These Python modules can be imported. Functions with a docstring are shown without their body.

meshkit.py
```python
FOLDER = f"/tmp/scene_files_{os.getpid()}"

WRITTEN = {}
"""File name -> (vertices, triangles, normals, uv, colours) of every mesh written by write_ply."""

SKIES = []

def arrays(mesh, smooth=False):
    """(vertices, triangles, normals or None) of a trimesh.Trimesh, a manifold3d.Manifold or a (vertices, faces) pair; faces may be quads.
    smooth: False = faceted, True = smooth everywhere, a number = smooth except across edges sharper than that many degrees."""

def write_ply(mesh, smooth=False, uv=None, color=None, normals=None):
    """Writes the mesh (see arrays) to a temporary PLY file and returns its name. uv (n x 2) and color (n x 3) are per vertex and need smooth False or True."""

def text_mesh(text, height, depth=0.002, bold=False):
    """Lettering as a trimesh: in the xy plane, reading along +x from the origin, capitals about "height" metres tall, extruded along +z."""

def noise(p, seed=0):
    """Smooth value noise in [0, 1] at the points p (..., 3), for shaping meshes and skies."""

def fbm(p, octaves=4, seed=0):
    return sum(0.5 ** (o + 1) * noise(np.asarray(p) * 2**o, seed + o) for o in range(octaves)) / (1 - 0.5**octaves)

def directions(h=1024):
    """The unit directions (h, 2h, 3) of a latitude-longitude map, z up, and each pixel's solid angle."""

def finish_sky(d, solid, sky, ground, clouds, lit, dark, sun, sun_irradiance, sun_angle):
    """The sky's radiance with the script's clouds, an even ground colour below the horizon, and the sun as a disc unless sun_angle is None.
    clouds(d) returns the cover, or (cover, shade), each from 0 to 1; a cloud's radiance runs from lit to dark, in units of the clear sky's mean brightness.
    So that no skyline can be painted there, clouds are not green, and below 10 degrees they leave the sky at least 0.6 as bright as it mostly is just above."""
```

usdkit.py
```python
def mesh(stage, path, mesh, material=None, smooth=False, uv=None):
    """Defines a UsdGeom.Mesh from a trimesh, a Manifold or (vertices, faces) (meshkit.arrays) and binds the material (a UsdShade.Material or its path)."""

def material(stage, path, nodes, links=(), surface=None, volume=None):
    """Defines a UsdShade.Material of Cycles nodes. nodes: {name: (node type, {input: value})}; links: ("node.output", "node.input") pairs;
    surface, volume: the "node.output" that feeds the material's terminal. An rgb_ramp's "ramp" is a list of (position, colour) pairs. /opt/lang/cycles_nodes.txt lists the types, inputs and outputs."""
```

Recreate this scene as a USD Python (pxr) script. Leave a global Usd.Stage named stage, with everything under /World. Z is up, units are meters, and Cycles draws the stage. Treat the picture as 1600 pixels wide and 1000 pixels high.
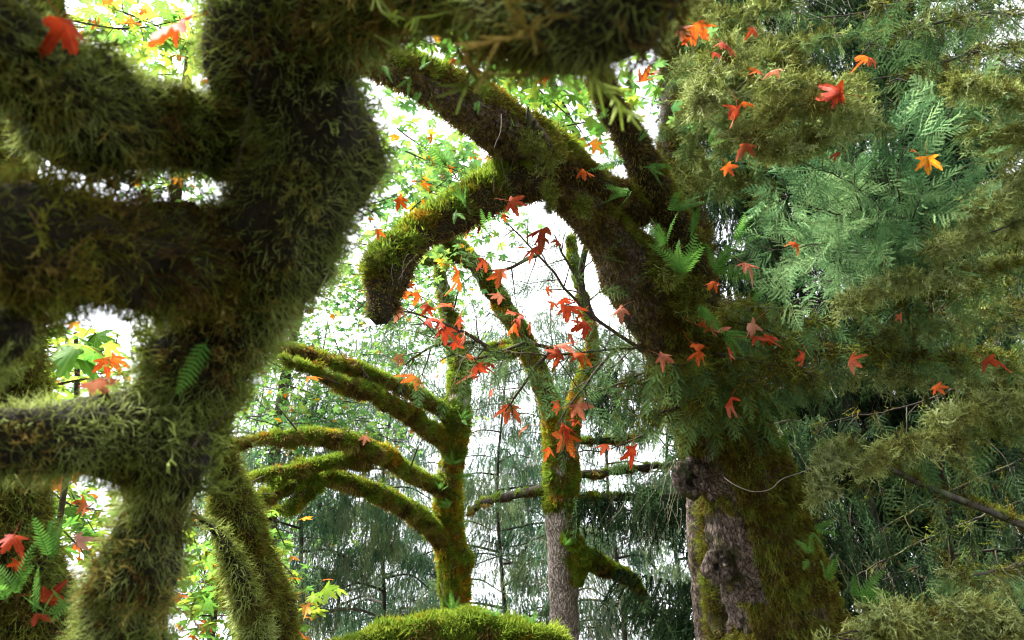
import math
import numpy as np
import trimesh
import usdkit
import meshkit
from pxr import Usd, UsdGeom, UsdLux, UsdShade, Gf, Sdf, Vt

stage = Usd.Stage.CreateInMemory()
UsdGeom.SetStageUpAxis(stage, "Z")
world = UsdGeom.Xform.Define(stage, "/World")
stage.SetDefaultPrim(world.GetPrim())
rng = np.random.default_rng(7)

# ---------------------------------------------------------------- camera, sky, sun, exposure
EYE = np.array([0.0, 0.0, 1.6])
PITCH = math.radians(22.0)
FOCAL = 28.0
EXPOSURE = 2.55
FWD = np.array([0, math.cos(PITCH), math.sin(PITCH)])
UPV = np.array([0, -math.sin(PITCH), math.cos(PITCH)])
RGT = np.array([1.0, 0, 0])
K = (18.0 / FOCAL) / 800.0


def P(x, y, d):
    """The point seen at (x, y) of a 1600 x 1000 picture at depth d metres."""
    return EYE + d * (FWD + (x - 800) * K * RGT + (500 - y) * K * UPV)


cam = UsdGeom.Camera.Define(stage, "/World/camera")
cam.CreateHorizontalApertureAttr(36.0)
cam.CreateVerticalApertureAttr(22.5)
cam.CreateFocalLengthAttr(FOCAL)
cam.CreateFStopAttr(4.5)
cam.CreateFocusDistanceAttr(6.0)
cam.CreateExposureAttr(EXPOSURE)
cam.AddTranslateOp().Set(Gf.Vec3d(*EYE))
cam.AddRotateXOp().Set(90 + math.degrees(PITCH))

SUN_EL, SUN_AZ = math.radians(60), math.radians(-84)
sky_mat = usdkit.material(stage, "/World/Looks/sky_look", {
    "tc": ("texture_coordinate", {}),
    "sky": ("sky_texture", {"sky_type": "single_scattering", "sun_disc": False, "sun_elevation": SUN_EL, "sun_rotation": SUN_AZ}),
    "cl": ("noise_texture", {"scale": 2.2, "detail": 5.0, "roughness": 0.55}),
    "ramp": ("rgb_ramp", {"ramp": [(0.3, (7.6, 8.0, 8.6)), (0.7, (12.0, 12.2, 12.6))]}),
    "mix": ("mix_color", {"fac": 0.93, "use_clamp": False}),
    "bg": ("background_shader", {"strength": 0.06}),
}, [("tc.generated", "cl.vector"), ("cl.fac", "ramp.fac"), ("sky.color", "mix.a"), ("ramp.color", "mix.b"), ("mix.result", "bg.color")], surface="bg.background")
dome = UsdLux.DomeLight.Define(stage, "/World/sky")
UsdShade.MaterialBindingAPI.Apply(dome.GetPrim()).Bind(sky_mat)
dome.GetPrim().SetCustomDataByKey("kind", "structure")
sun = UsdLux.DistantLight.Define(stage, "/World/sun")
sun.CreateNormalizeAttr(True) if hasattr(sun, "CreateNormalizeAttr") else None
UsdLux.LightAPI(sun.GetPrim()).CreateNormalizeAttr(True)
sun.CreateIntensityAttr(1.2)
sun.CreateAngleAttr(10.0)
sun.CreateColorAttr(Gf.Vec3f(1.0, 0.97, 0.92))
sun.AddRotateZOp().Set(-math.degrees(SUN_AZ))
sun.AddRotateXOp().Set(-(90 - math.degrees(SUN_EL)))

# ---------------------------------------------------------------- prim helpers
used = {}


def path_of(name, parent):
    base = (parent or "/World") + "/" + name
    n = used.get(base, -1) + 1
    used[base] = n
    return base if n == 0 else f"{base}_{n:03d}"


def tag(prim, **kw):
    for k, v in kw.items():
        if v:
            prim.SetCustomDataByKey(k, v)


def thing(name, label, category, group=None):
    x = UsdGeom.Xform.Define(stage, path_of(name, None))
    tag(x.GetPrim(), label=label, category=category, group=group)
    return str(x.GetPath())


def obj(name, mesh, mat, parent=None, smooth=True, tip=None, **kw):
    p = path_of(name, parent)
    m = usdkit.mesh(stage, p, mesh, "/World/Looks/" + mat, smooth=smooth)
    if tip is not None:
        UsdGeom.PrimvarsAPI(m).CreatePrimvar("tip", Sdf.ValueTypeNames.FloatArray, "vertex").Set(Vt.FloatArray.FromNumpy(np.asarray(tip, np.float32)))
    tag(m.GetPrim(), **kw)
    return p


def quats(z, ref, spin=None):
    """Quaternions (w, x, y, z) that turn +Z into z and +Y as near ref as they can; spin turns about z first."""
    z = z / np.linalg.norm(z, axis=1, keepdims=True)
    x = np.cross(ref, z)
    bad = np.linalg.norm(x, axis=1) < 1e-3
    x[bad] = np.cross(np.array([0.3, 0.9, 0.2]), z[bad])
    x /= np.linalg.norm(x, axis=1, keepdims=True)
    y = np.cross(z, x)
    if spin is not None:
        c, s = np.cos(spin)[:, None], np.sin(spin)[:, None]
        x, y = c * x + s * y, c * y - s * x
    from scipy.spatial.transform import Rotation
    q = Rotation.from_matrix(np.stack([x, y, z], -1)).as_quat()
    return q[:, [3, 0, 1, 2]]


def instancer(name, parent, protos, pos, q, scale, idx):
    """One part that scatters small pieces nobody could count. protos: [(vertices, faces, tip, material)]."""
    if len(pos) == 0:
        return
    p = path_of(name, parent)
    pi = UsdGeom.PointInstancer.Define(stage, p)
    paths = []
    for k, (v, f, t, mat) in enumerate(protos):
        mp = f"{p}/prototypes/piece_{k:03d}"
        m = usdkit.mesh(stage, mp, (v, f), "/World/Looks/" + mat, smooth=False)
        UsdGeom.PrimvarsAPI(m).CreatePrimvar("tip", Sdf.ValueTypeNames.FloatArray, "vertex").Set(Vt.FloatArray.FromNumpy(np.asarray(t, np.float32)))
        paths.append(Sdf.Path(mp))
    pi.CreatePrototypesRel().SetTargets(paths)
    pi.CreatePositionsAttr(Vt.Vec3fArray.FromNumpy(np.asarray(pos, np.float32)))
    pi.CreateOrientationsAttr(Vt.QuathArray([Gf.Quath(float(a), float(b), float(c), float(d)) for a, b, c, d in q]))
    scale = np.asarray(scale, np.float32)
    if scale.ndim == 1:
        scale = np.repeat(scale[:, None], 3, 1)
    pi.CreateScalesAttr(Vt.Vec3fArray.FromNumpy(scale))
    pi.CreateProtoIndicesAttr(Vt.IntArray.FromNumpy(np.asarray(idx, np.int32)))
    tag(pi.GetPrim(), kind="stuff")


# ---------------------------------------------------------------- materials
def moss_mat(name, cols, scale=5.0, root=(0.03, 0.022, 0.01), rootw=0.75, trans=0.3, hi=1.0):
    """Moss or needles: colour from a noise in the place, browner at the root of each strand, some variation per tuft."""
    usdkit.material(stage, "/World/Looks/" + name, {
        "g": ("geometry", {}),
        "n": ("noise_texture", {"scale": scale, "detail": 4.0, "roughness": 0.6}),
        "ob": ("object_info", {}), "rnd": ("attribute", {"attribute": "rnd"}),
        "oa": ("math", {"math_type": "add"}), "oi": ("math", {"math_type": "fraction"}),
        "jit": ("math", {"math_type": "multiply_add", "value2": 0.34, "value3": -0.17}),
        "add": ("math", {"math_type": "add"}),
        "ramp": ("rgb_ramp", {"ramp": cols}),
        "tip": ("attribute", {"attribute": "tip"}),
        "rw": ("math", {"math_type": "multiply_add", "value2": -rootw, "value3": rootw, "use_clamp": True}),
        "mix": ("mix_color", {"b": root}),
        "val": ("math", {"math_type": "multiply_add", "value2": 0.55, "value3": 0.72 * hi}),
        "hsv": ("hsv", {"hue": 0.5, "saturation": 1.0, "fac": 1.0}),
        "d": ("diffuse_bsdf", {}), "t": ("translucent_bsdf", {}),
        "mc": ("mix_closure", {"fac": trans}),
    }, [("ob.random", "oa.value1"), ("rnd.fac", "oa.value2"), ("oa.value", "oi.value1"), ("g.position", "n.vector"), ("oi.value", "jit.value1"), ("n.fac", "add.value1"), ("jit.value", "add.value2"), ("add.value", "ramp.fac"),
        ("tip.fac", "rw.value1"), ("rw.value", "mix.fac"), ("ramp.color", "mix.a"), ("oi.value", "val.value1"), ("val.value", "hsv.value"), ("mix.result", "hsv.color"),
        ("hsv.color", "d.color"), ("hsv.color", "t.color"), ("d.BSDF", "mc.closure1"), ("t.BSDF", "mc.closure2")], surface="mc.closure")


moss_mat("moss_green", [(0.28, (0.24, 0.21, 0.035)), (0.40, (0.28, 0.34, 0.06)), (0.55, (0.36, 0.45, 0.11)), (0.7, (0.50, 0.58, 0.21))], 4.5, trans=0.5, rootw=0.85)
moss_mat("moss_olive", [(0.30, (0.11, 0.075, 0.014)), (0.42, (0.19, 0.16, 0.022)), (0.55, (0.24, 0.26, 0.035)), (0.7, (0.25, 0.33, 0.055))], 5.5, trans=0.22)
moss_mat("moss_brown", [(0.30, (0.09, 0.055, 0.02)), (0.45, (0.19, 0.12, 0.035)), (0.6, (0.27, 0.20, 0.05)), (0.75, (0.28, 0.27, 0.07))], 7.0, trans=0.2)
moss_mat("moss_velvet", [(0.27, (0.36, 0.17, 0.015)), (0.33, (0.27, 0.25, 0.02)), (0.42, (0.20, 0.28, 0.025)), (0.62, (0.16, 0.26, 0.03)), (0.75, (0.30, 0.36, 0.04))], 2.6, trans=0.4, rootw=0.55)
moss_mat("moss_gold", [(0.32, (0.62, 0.20, 0.02)), (0.45, (0.60, 0.32, 0.02)), (0.55, (0.52, 0.46, 0.03)), (0.7, (0.32, 0.38, 0.03))], 5.0, trans=0.3)
moss_mat("moss_pale", [(0.30, (0.26, 0.24, 0.06)), (0.45, (0.34, 0.38, 0.11)), (0.6, (0.45, 0.52, 0.20)), (0.75, (0.54, 0.60, 0.31))], 3.0, trans=0.35, rootw=0.6)
moss_mat("moss_grey", [(0.3, (0.10, 0.11, 0.07)), (0.5, (0.17, 0.18, 0.11)), (0.7, (0.24, 0.25, 0.15))], 2.0, root=(0.08, 0.07, 0.05), rootw=0.5, trans=0.3)
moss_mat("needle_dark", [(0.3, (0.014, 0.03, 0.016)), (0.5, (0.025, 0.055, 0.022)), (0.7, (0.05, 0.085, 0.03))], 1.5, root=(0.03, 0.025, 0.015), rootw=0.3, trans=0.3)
moss_mat("needle_mid", [(0.3, (0.07, 0.14, 0.05)), (0.5, (0.10, 0.21, 0.07)), (0.7, (0.17, 0.27, 0.09))], 1.5, root=(0.05, 0.04, 0.02), rootw=0.4, trans=0.35)
moss_mat("needle_far", [(0.3, (0.06, 0.14, 0.08)), (0.5, (0.10, 0.20, 0.10)), (0.7, (0.19, 0.25, 0.11))], 0.8, root=(0.05, 0.045, 0.03), rootw=0.4, trans=0.4)
moss_mat("needle_bright", [(0.3, (0.08, 0.19, 0.08)), (0.48, (0.17, 0.34, 0.14)), (0.66, (0.30, 0.46, 0.20))], 2.5, root=(0.05, 0.08, 0.03), rootw=0.4, trans=0.35)
moss_mat("leaf_far", [(0.3, (0.08, 0.22, 0.07)), (0.5, (0.15, 0.31, 0.08)), (0.68, (0.22, 0.34, 0.06))], 0.9, rootw=0.0, trans=0.42)
moss_mat("leaf_gold", [(0.3, (0.45, 0.06, 0.01)), (0.5, (0.52, 0.18, 0.01)), (0.7, (0.45, 0.34, 0.02))], 1.2, rootw=0.0, trans=0.5)


def bark_mat(name, c1, c2, sxy, sz, bump=0.5, dist=0.02, patch=None, patch_at=(0.52, 0.6), pscale=3.0, plates=None):
    src = "r.color"
    nodes = {
        "g": ("geometry", {}),
        "map": ("mapping", {"mapping_type": "point", "scale": (sxy, sxy, sz)}),
        "n": ("noise_texture", {"scale": 1.0, "detail": 6.0, "roughness": 0.65, "distortion": 0.6}),
        "r": ("rgb_ramp", {"ramp": [(0.33, c1), (0.66, c2)]}),
        "b": ("bump", {"strength": bump, "distance": dist}),
        "p": ("principled_bsdf", {"roughness": 0.9, "specular_ior_level": 0.2}),
    }
    links = [("g.position", "map.vector"), ("map.vector", "n.vector"), ("n.fac", "r.fac"), ("n.fac", "b.height"), ("b.normal", "p.normal")]
    if plates:
        nodes["vm"] = ("mapping", {"mapping_type": "point", "scale": plates})
        nodes["wob"] = ("vector_math", {"math_type": "add"})
        nodes["wn"] = ("noise_texture", {"scale": 6.0, "detail": 3.0})
        nodes["ws"] = ("vector_math", {"math_type": "scale", "scale": 0.12})
        nodes["v"] = ("voronoi_texture", {"feature": "distance_to_edge", "scale": 1.0})
        nodes["vr"] = ("rgb_ramp", {"ramp": [(0.0, (0.12, 0.12, 0.12)), (0.07, (0.6, 0.6, 0.6)), (0.2, (1, 1, 1))]})
        nodes["vx"] = ("mix_color", {"blend_type": "multiply", "fac": 0.85})
        nodes["b2"] = ("bump", {"strength": 1.0, "distance": dist})
        links += [("g.position", "wn.vector"), ("wn.color", "ws.vector1"), ("g.position", "wob.vector1"), ("ws.vector", "wob.vector2"), ("wob.vector", "vm.vector"), ("vm.vector", "v.vector"),
                  ("v.distance", "vr.fac"), ("r.color", "vx.a"), ("vr.color", "vx.b"), ("vr.color", "b2.height"), ("b2.normal", "b.normal")]
        src = "vx.result"
    if patch:
        nodes["pn"] = ("noise_texture", {"scale": pscale, "detail": 5.0, "roughness": 0.65})
        nodes["pr"] = ("rgb_ramp", {"ramp": [(patch_at[0], (0, 0, 0)), (patch_at[1], (1, 1, 1))]})
        nodes["pm"] = ("mix_color", {"b": patch})
        links += [("g.position", "pn.vector"), ("pn.fac", "pr.fac"), ("pr.color", "pm.fac"), (src, "pm.a"), ("pm.result", "p.base_color")]
    else:
        links += [(src, "p.base_color")]
    usdkit.material(stage, "/World/Looks/" + name, nodes, links, surface="p.BSDF")


bark_mat("bark_moss_core", (0.008, 0.006, 0.003), (0.035, 0.028, 0.012), 60, 50, 1.0, 0.03)
bark_mat("bark_dark", (0.015, 0.012, 0.009), (0.05, 0.04, 0.03), 25, 8, 0.6, 0.02, (0.07, 0.08, 0.03))
bark_mat("bark_grey", (0.24, 0.19, 0.17), (0.60, 0.50, 0.45), 26, 3.2, 0.9, 0.03, (0.16, 0.15, 0.05), (0.6, 0.68), 2.2, (34, 34, 5))
bark_mat("bark_pink", (0.07, 0.053, 0.046), (0.34, 0.25, 0.215), 34, 15, 1.0, 0.09, (0.06, 0.055, 0.02), (0.50, 0.60), 4.5, (26, 26, 11))
bark_mat("twig_dark", (0.03, 0.022, 0.016), (0.08, 0.06, 0.045), 60, 60, 0.2, 0.003)
bark_mat("twig_pale", (0.25, 0.22, 0.18), (0.45, 0.42, 0.36), 60, 60, 0.2, 0.003)
bark_mat("forest_floor", (0.025, 0.02, 0.012), (0.07, 0.06, 0.03), 3, 3, 0.8, 0.05, (0.04, 0.06, 0.02), (0.5, 0.6), 0.8)


def leaf_mat(name, c1, c2, vein, under, trans=0.4, scale=22.0, spec=0.1):
    """A leaf blade: two tones in blotches, veins from the mesh, a paler underside."""
    usdkit.material(stage, "/World/Looks/" + name, {
        "g": ("geometry", {}),
        "n": ("noise_texture", {"scale": scale, "detail": 4.0, "roughness": 0.6}),
        "r": ("rgb_ramp", {"ramp": [(0.36, c1), (0.62, c2)]}),
        "tip": ("attribute", {"attribute": "tip"}),
        "vm": ("math", {"math_type": "power", "value2": 3.0, "use_clamp": True}),
        "vf": ("math", {"math_type": "multiply", "value2": 0.6}),
        "v": ("mix_color", {"b": vein}),
        "bk": ("math", {"math_type": "multiply", "value2": 0.75}),
        "u": ("mix_color", {"b": under}),
        "p": ("principled_bsdf", {"roughness": 0.62, "specular_ior_level": spec}),
        "t": ("translucent_bsdf", {}),
        "m": ("mix_closure", {"fac": trans}),
    }, [("g.position", "n.vector"), ("n.fac", "r.fac"), ("tip.fac", "vm.value1"), ("vm.value", "vf.value1"), ("vf.value", "v.fac"), ("r.color", "v.a"),
        ("g.backfacing", "bk.value1"), ("bk.value", "u.fac"), ("v.result", "u.a"), ("u.result", "p.base_color"), ("v.result", "t.color"),
        ("p.BSDF", "m.closure1"), ("t.BSDF", "m.closure2")], surface="m.closure")


leaf_mat("leaf_red", (0.22, 0.014, 0.006), (0.42, 0.048, 0.010), (0.36, 0.08, 0.03), (0.36, 0.11, 0.07), 0.3)
leaf_mat("leaf_orange", (0.36, 0.035, 0.008), (0.54, 0.11, 0.010), (0.55, 0.16, 0.03), (0.42, 0.14, 0.07), 0.4)
leaf_mat("leaf_rust", (0.20, 0.018, 0.008), (0.40, 0.065, 0.018), (0.40, 0.12, 0.05), (0.40, 0.15, 0.09), 0.3)
leaf_mat("leaf_pink", (0.30, 0.06, 0.03), (0.44, 0.16, 0.09), (0.45, 0.22, 0.14), (0.46, 0.26, 0.19), 0.25)
leaf_mat("leaf_yellow", (0.55, 0.26, 0.012), (0.58, 0.12, 0.012), (0.6, 0.4, 0.06), (0.5, 0.3, 0.08), 0.5)
leaf_mat("leaf_green", (0.055, 0.19, 0.025), (0.13, 0.27, 0.03), (0.22, 0.36, 0.08), (0.13, 0.25, 0.07), 0.6, 9.0)
leaf_mat("leaf_lime", (0.15, 0.30, 0.025), (0.28, 0.35, 0.03), (0.3, 0.4, 0.09), (0.22, 0.32, 0.07), 0.6, 9.0)
leaf_mat("fern_green", (0.06, 0.17, 0.025), (0.12, 0.27, 0.04), (0.10, 0.2, 0.05), (0.09, 0.20, 0.06), 0.45, 14.0)

# ---------------------------------------------------------------- mesh helpers
def spline(pts, step):
    """Catmull-Rom through rows (x, y, z, r...), resampled at about step metres."""
    p = np.asarray(pts, float)
    if len(p) == 2:
        p = np.vstack([p[0], p.mean(0), p[1]])
    e = np.vstack([2 * p[0] - p[1], p, 2 * p[-1] - p[-2]])
    out = []
    for i in range(1, len(e) - 2):
        n = max(2, int(np.linalg.norm(e[i + 1, :3] - e[i, :3]) / step))
        t = (np.arange(n) / n)[:, None]
        a, b, c, d = e[i - 1], e[i], e[i + 1], e[i + 2]
        out.append(0.5 * (2 * b + (c - a) * t + (2 * a - 5 * b + 4 * c - d) * t**2 + (3 * b - a - 3 * c + d) * t**3))
    out = np.vstack(out + [p[-1:]])
    if out.shape[1] > 3:
        out[:, 3] = np.maximum(out[:, 3], 0.002)
    return out


def frames(c):
    t = np.gradient(c, axis=0)
    t /= np.linalg.norm(t, axis=1, keepdims=True) + 1e-12
    a = np.cross(t[0], [0.31, 0.12, 0.94] if abs(t[0][2]) < 0.9 else [1, 0.1, 0])
    A = []
    for k in range(len(c)):
        a = a - t[k] * (a @ t[k])
        a /= np.linalg.norm(a) + 1e-12
        A.append(a)
    A = np.array(A)
    return t, A, np.cross(t, A)


class Tube:
    """A tapered, lumpy limb. Keeps its rings, so that moss can be set on it."""

    def __init__(self, rows, sides=18, lump=0.16, freq=5.0, step=None, seed=0, close=(True, True), furrow=0.0, rough=0.0):
        rows = np.asarray(rows, float)
        step = step or max(0.02, rows[:, 3].mean() * 0.45)
        s = spline(rows, step)
        c, r = s[:, :3], s[:, 3]
        self.c, self.r = c, r
        t, a, b = frames(c)
        th = np.arange(sides) * 2 * np.pi / sides
        n = np.cos(th)[None, :, None] * a[:, None] + np.sin(th)[None, :, None] * b[:, None]
        ring0 = c[:, None] + r[:, None, None] * n
        k = 1 + lump * 2 * (meshkit.fbm(ring0 * freq, 3, seed) - 0.5) * 2
        if rough:
            k = k + rough * (np.abs(meshkit.fbm(ring0 * [16, 16, 7], 3, seed + 5) - 0.5) * 4 - 0.6)
        if furrow:
            k = k + furrow * (meshkit.noise(np.stack([np.broadcast_to(th * sides / 6.0, k.shape), np.broadcast_to((np.arange(len(c)) * step * 1.2)[:, None], k.shape), np.full(k.shape, seed)], -1), 3) - 0.5)
        self.ring = c[:, None] + (r[:, None] * k)[..., None] * n
        self.n = n
        M, S = len(c), sides
        i, j = np.meshgrid(np.arange(M - 1), np.arange(S), indexing="ij")
        q = np.stack([i * S + j, i * S + (j + 1) % S, (i + 1) * S + (j + 1) % S, (i + 1) * S + j], -1).reshape(-1, 4)
        f = np.vstack([q[:, [0, 1, 2]], q[:, [0, 2, 3]]])
        v = self.ring.reshape(-1, 3)
        extra = []
        for end, at in ((0, 0), (1, M - 1)):
            if close[end]:
                tipv = c[at] + (t[at] if end else -t[at]) * r[at] * 0.6
                idx = len(v) + len(extra)
                extra.append(tipv)
                jj = np.arange(S)
                tri = np.stack([at * S + jj, at * S + (jj + 1) % S, np.full(S, idx)], 1)
                f = np.vstack([f, tri if end else tri[:, ::-1]])
        self.mesh = (np.vstack([v] + ([np.array(extra)] if extra else [])), f)

    def sample(self, density, g, cover=None):
        """Points and normals, about density per square metre of surface."""
        seg = np.linalg.norm(np.diff(self.c, axis=0), axis=1)
        area = seg * (self.r[:-1] + self.r[1:]) * np.pi
        n = int(area.sum() * density)
        i = g.choice(len(seg), n, p=area / area.sum())
        u = g.random(n)
        S = self.ring.shape[1]
        w = g.random(n) * S
        j = w.astype(int) % S
        w = (w - w.astype(int))[:, None]
        u = u[:, None]
        j2 = (j + 1) % S
        L = lambda R: (R[i, j] * (1 - w) + R[i, j2] * w) * (1 - u) + (R[i + 1, j] * (1 - w) + R[i + 1, j2] * w) * u
        p, nn = L(self.ring), L(self.n)
        nn /= np.linalg.norm(nn, axis=1, keepdims=True)
        tan = self.c[i + 1] - self.c[i]
        tan /= np.linalg.norm(tan, axis=1, keepdims=True)
        return p, nn, tan


def px_rows(rows):
    return np.array([[*P(x, y, d), r * K * d] for x, y, d, r in rows])


def to_ground(rows, dx=0.0, dy=0.0, flare=1.25, first=True):
    """Adds a foot on the forest floor before the first row."""
    f = rows[0].copy()
    return np.vstack([[f[0] + dx, f[1] + dy, -0.15, f[3] * flare], [f[0] + dx * 0.4, f[1] + dy * 0.4, f[2] * 0.45, f[3] * 1.06], rows])


def pix(p):
    q = p - EYE
    d = q @ FWD
    dd = np.where(d > 0.05, d, 0.05)
    return 800 + (q @ RGT) / dd / K, 500 - (q @ UPV) / dd / K, d


def in_view(p, g, margin=150, keep=0.12):
    """Outside the picture (where a step to the side may still see it) the growth is thinned."""
    x, y, d = pix(p)
    inside = (x > -margin) & (x < 1600 + margin) & (y > -margin) & (y < 1000 + margin) & (d > 0)
    return inside | (g.random(len(p)) < keep)


class Bits:
    """Collects little tubes and blades into one piece."""

    def __init__(self):
        self.v, self.f, self.t, self.n = [], [], [], 0

    def add(self, v, f, t):
        self.v.append(v), self.f.append(np.asarray(f) + self.n), self.t.append(t)
        self.n += len(v)

    def tube(self, pts, r0, r1, t0, t1, sides=3):
        pts = np.asarray(pts, float)
        t, a, b = frames(pts)
        M = len(pts)
        rr = np.linspace(r0, r1, M)
        th = np.arange(sides) * 2 * np.pi / sides
        v = pts[:, None] + rr[:, None, None] * (np.cos(th)[None, :, None] * a[:, None] + np.sin(th)[None, :, None] * b[:, None])
        i, j = np.meshgrid(np.arange(M - 1), np.arange(sides), indexing="ij")
        q = np.stack([i * sides + j, i * sides + (j + 1) % sides, (i + 1) * sides + (j + 1) % sides, (i + 1) * sides + j], -1).reshape(-1, 4)
        self.add(v.reshape(-1, 3), np.vstack([q[:, [0, 1, 2]], q[:, [0, 2, 3]]]), np.repeat(np.linspace(t0, t1, M), sides))

    def blade(self, a, d, side, w, t0=0.6, t1=1.0):
        """A narrow pointed blade from a along d."""
        m = a + d * 0.45
        self.add(np.array([a, m + side * w, a + d, m - side * w]), [[0, 1, 2], [0, 2, 3]], np.array([t0, (t0 + t1) / 2, t1, (t0 + t1) / 2]))

    def out(self, mat):
        return np.vstack(self.v), np.vstack(self.f), np.concatenate(self.t), mat


def unit(v):
    return v / (np.linalg.norm(v) + 1e-12)


def tuft(seed, mat, strands=9, length=1.0, spread=0.8, curl=0.5, side=6, thick=0.022, base=0.3, wisp=0.35):
    """A tuft of branching moss of unit height, growing along +Z."""
    g = np.random.default_rng(seed)
    B = Bits()
    for k in range(strands):
        L = length * g.uniform(0.55, 1.1)
        az = g.uniform(0, 2 * np.pi)
        tilt = spread * math.sqrt(g.random())
        d = np.array([math.cos(az) * math.sin(tilt), math.sin(az) * math.sin(tilt), math.cos(tilt)])
        p = np.array([g.normal() * base * 0.6, g.normal() * base * 0.6, -0.12])
        pts, dirs = [p.copy()], []
        bend = g.normal(size=3) * curl
        n = 4
        for s in range(n):
            d = unit(d + bend / n + g.normal(size=3) * 0.14)
            p = p + d * L / n
            pts.append(p.copy())
            dirs.append(d.copy())
        B.tube(pts, thick, thick * 0.35, 0.0, 1.0)
        for s in range(side):
            u = g.uniform(0.2, 0.98) * n
            i = min(int(u), n - 1)
            a = pts[i] + (pts[i + 1] - pts[i]) * (u - i)
            sd = unit(np.cross(dirs[i], g.normal(size=3)))
            dd = unit(sd * 0.8 + dirs[i] * 0.7)
            l = L * wisp * g.uniform(0.5, 1.1) * (1 - 0.5 * u / n)
            e = a + dd * l
            B.tube([a, e + g.normal(size=3) * l * 0.12], thick * 0.8, thick * 0.3, u / n * 0.8, min(1.0, u / n * 0.8 + 0.35))
    return B.out(mat)


def velvet(seed, mat, blades=26, spread=0.75, w=0.06):
    """A short dense cushion of pointed blades, unit height."""
    g = np.random.default_rng(seed)
    B = Bits()
    for k in range(blades):
        az, tilt = g.uniform(0, 2 * np.pi), spread * math.sqrt(g.random())
        d = np.array([math.cos(az) * math.sin(tilt), math.sin(az) * math.sin(tilt), math.cos(tilt)]) * g.uniform(0.6, 1.15)
        a = np.array([g.normal() * 0.38, g.normal() * 0.38, -0.15])
        B.blade(a, d, unit(np.cross(d, g.normal(size=3))), w, 0.15, 1.0)
    return B.out(mat)


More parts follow.
